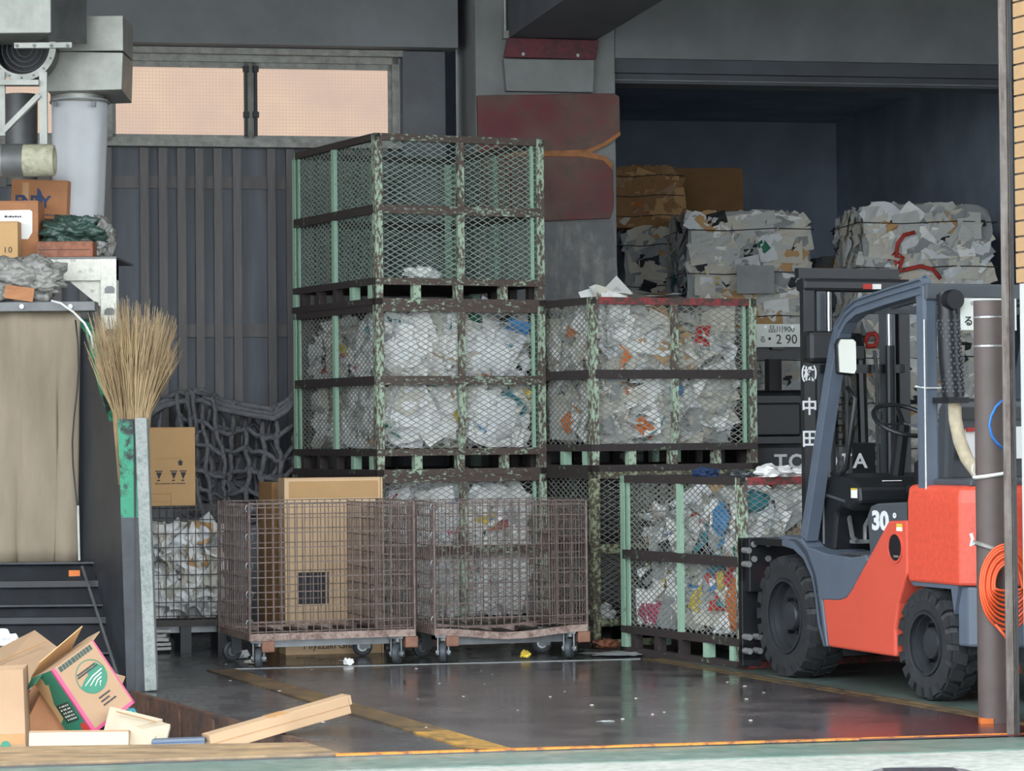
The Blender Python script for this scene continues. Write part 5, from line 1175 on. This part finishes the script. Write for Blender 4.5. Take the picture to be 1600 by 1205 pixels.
# ================================================================== BALES in the back room
BAGP = [M[k] for k in PAPER]
def bale(label, x0, x1, y0, dp, z0, z1, seed, wts, core='paper_grey', group='bales in the back room', name='paper_bale', n=230, rz=.12, wire=3, size=(.1, .27)):
    rng = random.Random(seed); w_, h_ = x1 - x0, z1 - z0
    t = thing(name, label, 'bale', (x0, y0, z0), (0, 0, rz), group)
    bm = bmesh.new(); bmesh.ops.create_cube(bm, size=1); bmesh.ops.subdivide_edges(bm, edges=bm.edges[:], cuts=9, use_grid_fill=True)
    mb = MB(); vs = []
    for v in bm.verts:
        p = Vector(((v.co.x + .5) * w_, (v.co.y + .5) * dp, (v.co.z + .5) * h_)); e = Vector((noise.noise(p * 4 + Vector((seed, 0, 0))), noise.noise(p * 4 + Vector((0, seed, 0))), noise.noise(p * 4 + Vector((0, 0, seed))))) * .05
        if v.co.z < -.49: e.z = 0
        k = 1 - .06 * (abs(v.co.x * 2) ** 6) * (abs(v.co.z * 2) ** 6)
        c = Vector((w_ / 2, dp / 2, h_ / 2)); p = c + (p - c) * k + e; p.z = max(p.z, .001); vs.append(p)
    mb.add(vs, [tuple(v.index for v in f.verts) for f in bm.faces]); bm.free()
    mb.build('core', M[core], t)
    sm = MB()
    for i in range(n):
        r = rng.random(); a, b = rng.uniform(*size), rng.uniform(*size) * .8
        if r < .6: p = Vector((rng.uniform(.06, w_ - .06), rng.uniform(-.035, .01), rng.uniform(.06, h_ - .05))); Mx = rotM(PI / 2 + rng.gauss(0, .16), rng.gauss(0, .05), 0) @ rotM(0, 0, rng.gauss(0, .5))
        elif r < .8: p = Vector((rng.uniform(-.03, .01), rng.uniform(.05, dp - .05), rng.uniform(.06, h_ - .05))); Mx = rotM(0, 0, -PI / 2) @ rotM(PI / 2 + rng.gauss(0, .16), 0, 0) @ rotM(0, 0, rng.gauss(0, .5))
        else: p = Vector((rng.uniform(.1, w_ - .1), rng.uniform(.08, dp * .8), h_ + rng.uniform(-.03, .0))); Mx = rotM(rng.gauss(0, .07), rng.gauss(0, .07), rng.uniform(0, 6)); a *= .8; b *= .8
        mi = pick(rng, wts)
        if 6 < mi < 15: a *= .6; b *= .6
        sm.sheet(p, Mx, a, b, .07, mi, 3, rng, .011)
    for k in range(len(sm.v)): sm.v[k] = (sm.v[k][0], sm.v[k][1], min(max(sm.v[k][2], .002), h_ + .012 + .02 * rng.random()))
    o = sm.build('pressed_sheets', BAGP, t); o['kind'] = 'stuff'
    for k in range(wire):
        z = h_ * (k + .6) / wire
        MB().tube([Vector((-.04, -.045, z)), Vector((w_ * .3, -.05, z - .012)), Vector((w_ * .7, -.05, z + .008)), Vector((w_ + .03, -.045, z)), Vector((w_ + .04, dp, z)), Vector((-.04, dp, z))], .004, 5, closed=True).build('baling_wire', M['wire_dark'], t)
    return t
W_BALE = [2.2, 3, 10, 8, 2.5, 4, .8, .1, .06, .06, .06, .12, 1.8, .05, .08]
W_CARD = [0, 0, 0, .1, 0, 0, 3, 0, 0, 0, .2, 0, .2, 0, 0, 6, 2]
def xs(u, Y): return W(u, 400, Y).x
# middle stack
YM = 22.6; top = W(1170, 330, YM).z; hb3 = top / 3
for k, l in ((0, 'bottom newspaper bale of the middle stack, hidden behind the dark forklift'), (1, 'middle newspaper bale of the stack above the number plate'), (2, 'top newspaper bale with a big blank grey sheet, middle stack')):
    bale(l, xs(1074, YM), xs(1268, YM), YM, .9, hb3 * k, hb3 * (k + 1) - .005, 70 + k, W_BALE, n=430 if k else 60)
q = W(1180, 437, YM - .06); mb = MB(); mb.sheet(Vector((0, 0, 0)), rotM(PI / 2, 0, 0), .3, .22, .02, 0, 3, random.Random(2), .002)
o = mb.build('blank_sheet', M['paper_grey'], loc=(q.x, YM - .08, q.z), rz=.1); md = o.modifiers.new('thick', 'SOLIDIFY'); md.thickness = .004
tag(o, 'plain grey sheet stuck to the front of the middle stack', 'cardboard')
# right stack
YR = 22.0; top = W(1450, 318, YR).z; hb3 = top / 3
for k, l in ((0, 'bottom newspaper bale of the right stack, seen through the cab'), (1, 'middle newspaper bale of the right stack, behind the overhead guard'), (2, 'top newspaper bale with a red rope, right stack by the jamb')):
    bale(l, xs(1348, YR), xs(1556, YR), YR, .9, hb3 * k, hb3 * (k + 1) - .005, 80 + k, W_BALE, n=430)
zr = lambda v: W(1430, v, YR - .1).z; yx = lambda u, v: Vector((xs(u, YR - .1), YR - .075 + (u - 1348) * .0006, zr(v)))
tag(MB().tube([yx(1432, 362), yx(1415, 366), yx(1404, 380), yx(1402, 400), yx(1412, 402), yx(1405, 425), yx(1420, 420), yx(1440, 415), yx(1460, 420), yx(1472, 435)], .016, 7).build('red_rope', M['c_red'], smooth=True), 'looped red rope on the top bale of the right stack', 'rope')
mb = MB(); 
for dx in (0, 22): mb.tube([yx(1350 + dx, 535), yx(1356 + dx, 522), yx(1366 + dx, 520), yx(1372 + dx, 530), yx(1366 + dx, 540), yx(1352 + dx, 540)], .02, 7)
tag(mb.build('red_rope', M['c_red'], smooth=True), 'knotted red rope on the middle bale seen through the cab', 'rope')
# dark bales between and behind
YD = 24.3
for k in range(3): bale('dark %s bale in the gap between the two lit stacks' % ('lowest', 'middle', 'topmost')[k], xs(1272, YD), xs(1400, YD), YD, .9, .96 * k, .96 * (k + 1) - .005, 90 + k, [0, .5, 3, 3, 0, 8, 2, 0, 0, 0, 0, 0, 3], n=80)
# cardboard bale at the left, on darker bales
YC = 23.4; zt3 = W(1015, 262, YC).z; zb3 = W(1015, 356, YC).z
bale('brown pressed cardboard bale high up beside the column', xs(955, YC), xs(1064, YC), YC, .8, zb3, zt3, 95, W_CARD, 'carton_dark', name='cardboard_bale', n=300, wire=3)
for k in range(3): bale('dark newspaper bale under the cardboard bale, %s of three' % ('lowest', 'middle', 'uppermost')[k], xs(975, YC), xs(1060, YC), YC, .8, zb3 / 3 * k, zb3 / 3 * (k + 1) - .006, 97 + k, [0, 1, 5, 4, 0, 8, 2, 0, 0, 0, 0, 0, 4], n=110)
YB2 = 24.6; a, b = W(1040, 480, YB2), W(1161, 262, YB2)
bd = thing('brown_board', 'large plain brown board behind the bales', 'board', ((a.x + b.x) / 2, YB2, 0)); hw = (b.x - a.x) / 2
MB().prism([(-hw, 0), (hw, 0), (hw, b.z - .04), (hw - .012, b.z - .012), (hw - .04, b.z), (-hw, b.z)], 0, .05, 'y').build('panel', M['carton_dark'], bd)
MB().box(-hw, hw, -.02, 0, .3, .36).build('batten', M['carton_dark'], bd)
MB().box(-hw, hw, .05, .5, 0, .05).build('foot', M['carton_dark'], bd)

# ================================================================== POLE, HOSE, CABLE
qp = Vector((2.262, 13.5, 0)); rP = .078; zp = W(1548, 470, 13.5).z
po = thing('steel_pole', 'thick brown steel pole beside the door jamb', 'pole', qp)
MB().lathe([(rP, 0), (rP, zp), (rP - .008, zp), (rP - .008, zp - .05)], 32, 'z').build('tube', M['pole_brown'], po, smooth=True, auto=True)
for v in (496, 541): z = W(1548, v, 13.5).z; MB().lathe([(rP + .0015, z - .004), (rP + .0015, z + .004)], 32, 'z').build('band', M['bolt'], po)
MB().box(-rP - .004, -.02, -rP - .004, -.02, .0, .03).build('paint_patch', M['c_orange'], po)
def ring(c, r, z, tilt, n=28): return [Vector((c.x + r * math.cos(a), c.y + r * math.sin(a), z + tilt * math.cos(a))) for a in [2 * PI * k / n for k in range(n)]]
z = W(1548, 742, 13.5).z
rt = thing('rope_tie', 'white rope tied round the upper part of the pole', 'rope', (qp.x, qp.y, z))
MB().tube(ring(Vector((0, 0, 0)), rP + .006, 0, .012), .009, 6, closed=True).build('loop', M['rope_white'], rt)
MB().tube([(-rP - .006, -.02, .0), (-rP - .02, -.03, .02), (-rP - .015, -.03, .05)], .005, 5).build('loose_end', M['rope_white'], rt)
z = W(1548, 858, 13.5).z
rt = thing('plastic_tie', 'clear plastic tie holding the orange hose to the pole', 'tie', (qp.x, qp.y, z))
MB().tube(ring(Vector((0, 0, 0)), rP + .005, 0, -.03), .012, 6, closed=True).build('loop', M['bag_grey'], rt)
MB().tube([(-rP - .008, -.02, .03), (-rP - .03, -.03, .02), (-rP - .022, -.03, .05), (-rP - .03, -.03, .075)], .008, 5).build('knot', M['bag_white'], rt)
hs = thing('hose_coil', 'coiled bright orange hose hanging on the pole', 'hose', (0, 0, 0))
hc = W(1566, 918, 13.38); rng = random.Random(6)
for k in range(9):
    rx = .125 - .0075 * k; rz_ = .2 - .011 * k; yk = 13.4 - .006 * (k % 3) - .004 * k
    MB().tube([Vector((hc.x + .025 + rx * math.cos(a), yk + .006 * math.sin(3 * a), hc.z + .0 + rz_ * math.sin(a) + .012 * k * (math.sin(a) < 0) * abs(math.sin(a)))) for a in [2 * PI * j / 36 for j in range(36)]], .0065, 7, closed=True).build('hose_turn', M['hose_orange'], hs, smooth=True)
MB().tube([hc + Vector((-.04, -.03, -.17)), hc + Vector((-.0, -.04, -.22)), hc + Vector((.05, -.03, -.3)), hc + Vector((.08, 0, -.4))], .0065, 7).build('hose_end', M['hose_orange'], hs, smooth=True)
tag(MB().tube([W(1566, 626, 13.4), W(1556, 636, 13.39), W(1549, 650, 13.385), W(1546, 665, 13.385), W(1550, 682, 13.385), W(1558, 693, 13.39), W(1568, 702, 13.4)], .0065, 7).build('blue_cable', M['cable_blue'], smooth=True), 'short bright blue cable bowed out from behind the jamb', 'cable')

# ================================================================== CARTONS HEAPED IN THE PIT
def at_pit(u, v, Y): return W(u, v, Y)
# printed vegetable carton, tilted
vc = thing('vegetable_carton', 'tilted carton with green field emblem and pink edges in the pit heap', 'carton', W(162, 1128, 13.65), (.12, -.56, 0)); vc.rotation_mode = 'XYZ'
vw, vd, vh = .26, .24, .36
vM = Matrix.Rotation(.62, 4, 'Z')
def vpart(name, mb, mat, bevel=0): 
    mb.v = [tuple(vM @ Vector(p)) for p in mb.v]; return mb.build(name, M[mat], vc, bevel=bevel)
vpart('body', MB().box(-vw/2, vw/2, -vd/2, vd/2, 0, vh), 'carton_dimmed', .003)
vpart('printed_side', MB().box(-vw/2 - .001, -vw/2, -vd/2 + .012, vd/2, 0, vh - .0), 'c_green')
vpart('plain_patch', MB().prism([(vd/2, .1), (vd/2, .36), (.03, .36), (.03, .3), (-.0, .3), (.07, .2), (.07, .12)], -vw/2 - .002, -vw/2 - .0005, 'x'), 'carton')
vpart('green_panel', MB().box(-vw/2 - .0025, -vw/2 - .001, -.07, .06, .09, .19), 'plate_green')
vpart('red_disc', MB().lathe([(.035, -vw/2 - .003), (.035, -vw/2 - .001)], 18, 'x', (0, -.075, .035)), 'c_red')
rng = random.Random(12); mb = MB()
for k in range(5):
    for q_ in range(5): mb.box(-vw/2 - .0035, -vw/2 - .002, -.06 + .022 * q_, -.06 + .022 * q_ + rng.uniform(.006, .018), .1 + .018 * k, .108 + .018 * k)
vpart('side_print', mb, 'paper_off')
vpart('pink_edge', MB().box(-vw/2 - .002, -vw/2 + .016, -vd/2 - .002, -vd/2 + .014, 0, vh), 'c_pink'); vpart('pink_edge', MB().box(vw/2 - .006, vw/2 + .0015, -vd/2 - .0015, -vd/2 + .006, 0, vh), 'c_pink'); vpart('pink_edge', MB().box(-vw/2, vw/2, -vd/2 - .0015, -vd/2, 0, .016), 'c_pink')
ec = (.02, .225); er = .082
def fpr(name, poly, mat, o_=0): return vpart(name, MB().prism(poly, -vd/2 - .0015 - o_, -vd/2 - .0003, 'y'), mat)
mb = MB(); mb.lathe([(er, -vd/2 - .002), (er - .004, -vd/2 - .002), (er - .004, -vd/2), (er, -vd/2)], 36, 'y', (ec[0], 0, ec[1]), closed=True); vpart('emblem_ring', mb, 'c_green')
arc = [(ec[0] + (er - .004) * math.cos(a), ec[1] + (er - .004) * math.sin(a)) for a in [PI + .2 + k * (PI - .1) / 18 for k in range(19)]]
fpr('emblem_field', arc + [(ec[0] + .07, ec[1] + .02), (ec[0] + .055, ec[1] + .045), (ec[0] + .03, ec[1] + .03), (ec[0] + .0, ec[1] + .04), (ec[0] - .01, ec[1] + .015), (ec[0] - .04, ec[1] + .005)], 'c_green')
for k in range(4):
    xa, xb, za, zb_ = ec[0] + .066 - .012 * k, ec[0] - .055 + .022 * k, ec[1] + .004 - .015 * k, ec[1] - .018 - .014 * k
    fpr('field_row', [(xa, za), ((xa + xb) / 2, (za + zb_) / 2 + .008), (xb, zb_), (xb, zb_ - .003), ((xa + xb) / 2, (za + zb_) / 2 + .002), (xa, za - .005)], 'paper_off', .0006)
mb = MB(); x = -.1
while x < .1: l = rng.uniform(.012, .02); mb.box(x, x + l, -vd/2 - .001, -vd/2, vh - .034, vh - .008); x += l + .003
vpart('title_print', mb, 'plate_green')
mb = MB()
for zz, x0_, x1_ in ((.262, -.04, .07), (.25, -.045, .075), (.115, -.01, .06), (.095, -.01, .04), (.075, -.01, .07)):
    x = x0_
    while x < x1_: l = rng.uniform(.004, .009); mb.box(x, x + l, -vd/2 - .0022, -vd/2, zz, zz + .008); x += l + .002
vpart('small_print', mb, 'ink')
mb = MB(); mb.add([(-vw/2, vd/2, vh), (vw/2, vd/2, vh), (vw/2 + .05, vd/2 - .13, vh + .07), (-vw/2 + .02, vd/2 - .13, vh + .05)], [(0, 1, 2, 3)]); o = vpart('flap', mb, 'carton'); md = o.modifiers.new('t', 'SOLIDIFY'); md.thickness = .004
mb = MB(); mb.add([(vw/2, -vd/2, vh), (vw/2, vd/2, vh), (vw/2 + .1, vd/2 - .02, vh + .0), (vw/2 + .08, -vd/2 + .05, vh + .01)], [(0, 1, 2, 3)]); o = vpart('flap', mb, 'carton_light'); md = o.modifiers.new('t', 'SOLIDIFY'); md.thickness = .004
mb = MB(); mb.add([(-vw/2, vd/2, vh), (-vw/2, 0, vh), (-vw/2 - .05, .02, vh - .02), (-vw/2 - .06, vd/2 - .01, vh - .03)], [(0, 1, 2, 3)]); o = vpart('flap', mb, 'c_green'); md = o.modifiers.new('t', 'SOLIDIFY'); md.thickness = .004
# flattened cartons and others
def panel(name, label, pix, Ys, mat, th=.008, crease=None, cat='cardboard', group=None):
    pts = [W(u, v, Y) for (u, v), Y in zip(pix, Ys)]; c = sum(pts, Vector()) / len(pts); t = thing(name, label, cat, c, group=group)
    mb = MB().add([p - c for p in pts], [tuple(range(len(pts)))]); o = mb.build('sheet', M[mat], t); md = o.modifiers.new('t', 'SOLIDIFY'); md.thickness = th; md.offset = -1
    if crease:
        a, b = [W(u, v, Y) - c for (u, v, Y) in crease]; MB().tube([a, b], .003, 5).build('crease', M['carton_dark'], t)
    return t
panel('flattened_carton', 'large flattened carton peaking at the back of the heap', [(-60, 1045), (55, 987), (118, 1034), (70, 1075), (-40, 1095)], [14.5, 14.6, 14.2, 13.9, 14.0], 'carton_dimmed', crease=((-20, 1042, 14.27), (72, 1002, 14.36)))
panel('flattened_carton', 'torn carton board standing right behind the printed carton', [(160, 1048), (196, 1058), (190, 1072), (193, 1088), (200, 1108), (170, 1125)], [14.25, 14.2, 14.2, 14.2, 14.2, 14.1], 'carton_dimmed')
oc = carton('open_carton', 'upright open carton at the left edge of the heap', W(-20, 1180, 13.35) + Vector((0, .16, 0)), (0, -.03, .1), (.33, .3, .39), 'carton_dimmed', tape=False, open_=2.3)
MB().box(-.16, .16, -.1535, -.151, .04, .09).build('lower_band', M['carton_dark'], oc)
text('lettering', '●', .06, M['c_green'], oc, (.07, -.1545, .035), (1, 0, 0), (0, 0, 1))
carton('brown_carton', 'brown carton lying between the open and the printed carton', W(62, 1150, 13.75) + Vector((0, .05, 0)), (.1, .45, .4), (.24, .2, .2), 'carton_brown', tape=False)
a, b = W(44, 1167, 13.02), W(199, 1163, 13.02)
fl = carton('flat_carton', 'long low carton with red print and pink tape at the pit front', ((a.x + b.x) / 2, 13.16, a.z - .02), (-.16, .0, .02), (b.x - a.x, .26, .07), 'carton_dimmed', tape=False)
wl2 = b.x - a.x
MB().box(-wl2/2 + .0, wl2/2, -.133, -.13, .002, .062).build('cream_front', M['cream_board'], fl)
MB().box(-.05, .12, .09, .131, .07, .0725).build('pink_tape', M['c_pink'], fl)
rng = random.Random(3); mb = MB()
for (x0_, x1_, yy, mi) in ((-wl2/2 + .06, -.07, -.02, 0), (-wl2/2 + .03, -.06, -.06, 1), (.02, .1, -.06, 1)):
    x = x0_
    while x < x1_: l = rng.uniform(.006, .014); mb.box(x, x + l, yy, yy + .016, .07, .0712, mi); x += l + .003
mb.build('red_print', [M['ink'], M['c_red']], fl)
panel('cream_folder', 'cream folded card carton at the right of the heap', [(172, 1104), (254, 1124), (252, 1128), (266, 1132), (258, 1163), (160, 1150)], [13.5, 13.4, 13.4, 13.35, 13.25, 13.3], 'cream_board', th=.02, crease=((182, 1112, 13.42), (244, 1128, 13.36)))
panel('cream_folder', 'second cream card lying under the cream folded carton', [(190, 1130), (244, 1152), (238, 1168), (180, 1165)], [13.2, 13.15, 13.1, 13.1], 'cream_board', th=.015)
a, b = W(237, 1158, 13.0), W(320, 1154, 13.0)
bl = thing('blue_strip', 'narrow slate blue flat box at the pit edge', 'box', ((a.x + b.x) / 2, 13.02, a.z - .02), (0, -.03, 0))
MB().box(-(b.x - a.x) / 2, (b.x - a.x) / 2, -.03, .05, 0, .028).build('body', M['fork_slate'], bl, bevel=.003)
MB().box(-(b.x - a.x) / 2, (b.x - a.x) / 2, -.031, -.03, .012, .015).build('lid_line', M['ink_blue'], bl)
crumple('waste_bag', 'small white bag at the far left of the heap', W(4, 1000, 14.75), (.09, .07, .05), 'bag_white', 41, 'bag')
crumple('waste_bag', 'teal plastic bag squeezed at the pit corner', W(205, 1115, 14.2), (.03, .04, .03), 'c_teal', 42, 'bag')
# long carton leaning out of the pit
a, b = W(330, 1160, 13.05), W(540, 1100, 13.35)
lc = thing('long_carton', 'long tan carton leaning out of the pit over the floor', 'carton', a); d = (b - a); L_ = d.length
lc.rotation_euler = Matrix(((d.normalized().x, 0, 0), (d.normalized().y, 1, 0), (d.normalized().z, 0, 1))).to_euler() if False else d.to_track_quat('X', 'Z').to_euler()
MB().box(-.02, L_, -.05, .05, -.042, .042).build('body', M['carton_light'], lc, bevel=.003)
MB().box(L_, L_ + .012, -.05, .05, .0, .042).build('flap', M['carton_light'], lc)
MB().box(L_ * .42, L_ * .55, -.051, .051, .0422, .0432).build('tape', M['tape'], lc)
MB().box(-.02, L_, -.0515, -.05, -.002, .001).build('crease', M['carton_dark'], lc)

# ================================================================== LITTER ON THE FLOOR
rng = random.Random(21)
def scrap(label, u, v, r, mat, seed, name='paper_scrap', cat='scrap', group=None, flat=.3, h=.35, z=.007):
    p = G(u, v); o = crumple(name, label, (p.x, p.y, z + r * h * flat * .98), (r, r * .8, r * h), mat, seed, cat, .35, group=group, flat=flat); return o
scrap('upright white scrap of paper before the left roll cart', 545, 1041, .03, 'paper_white', 1, flat=.6, h=.9)
scrap('small yellow box crushed on the floor under the right roll cart', 821, 1030, .035, 'c_yellow', 2, 'crushed_box', 'box', flat=.8, h=.8)
scrap('orange brown broken lump under the corner of the olive cage', 948, 1014, .09, 'wood_red', 3, 'broken_lump', 'rubble', flat=.7, h=.4)
scrap('grey wet paper spread before the olive cage', 965, 1024, .22, 'paper_grey', 4, flat=.2, h=.05)
scrap('curved pale strip of paper on the weighing plate', 948, 1130, .04, 'paper_grey', 5, flat=.2, h=.1)
scrap('wet white plastic scrap behind the front caster of the left cart', 372, 1030, .07, 'bag_white', 6, flat=.5, h=.5)
scrap('torn white paper by the rear caster of the left cart', 395, 1038, .06, 'paper_off', 7, flat=.3, h=.3)
for i in range(34):
    u, v = rng.uniform(330, 1200), rng.uniform(1030, 1140)
    if u < 480 and v > 1085: continue
    if 600 < u < 640 and v < 1040: continue
    if u > 880 and v < 1060: continue
    scrap('tiny pale paper fleck on the dark wet floor', u, v, rng.uniform(.005, .011), 'paper_off', 100 + i, 'paper_fleck', 'scrap', 'paper flecks on the floor', flat=.3, h=.3)
# newspaper pile at the foot of the dark cart
for i in range(6):
    p = G(258, 1016); o = MB(); o.sheet(Vector((0, 0, 0)), rotM(0, 0, rng.uniform(-.3, .3)), .16, .2, .02, 0, 3, rng, .002)
    q = o.build('newspaper', M['newsprint'], loc=(p.x - .03 + rng.uniform(-.01, .01), p.y - .18, .02 + .026 * i)); md = q.modifiers.new('t', 'SOLIDIFY'); md.thickness = .018
    tag(q, ('lowest', 'second lowest', 'third from the bottom', 'third from the top', 'second from the top', 'topmost')[i] + ' folded newspaper in the small pile behind the grey post', 'newspaper', 'small newspaper pile behind the post')
# manhole cover in the pavement
p = G(1435, 1203, -.012); mh = thing('manhole_cover', 'round cast iron manhole cover in the pavement', 'manhole cover', (p.x, p.y - .12, -.012))
MB().lathe([(.21, -.01), (.21, .004), (.195, .006), (.19, .002), (.0, .002)], 36, 'z').build('cover', M['galv_dark'], mh)
for k in range(9): MB().box(-.15, .15, -.16 + .036 * k, -.145 + .036 * k, .002, .006).build('grip_bar', M['hopper_dark'], mh)
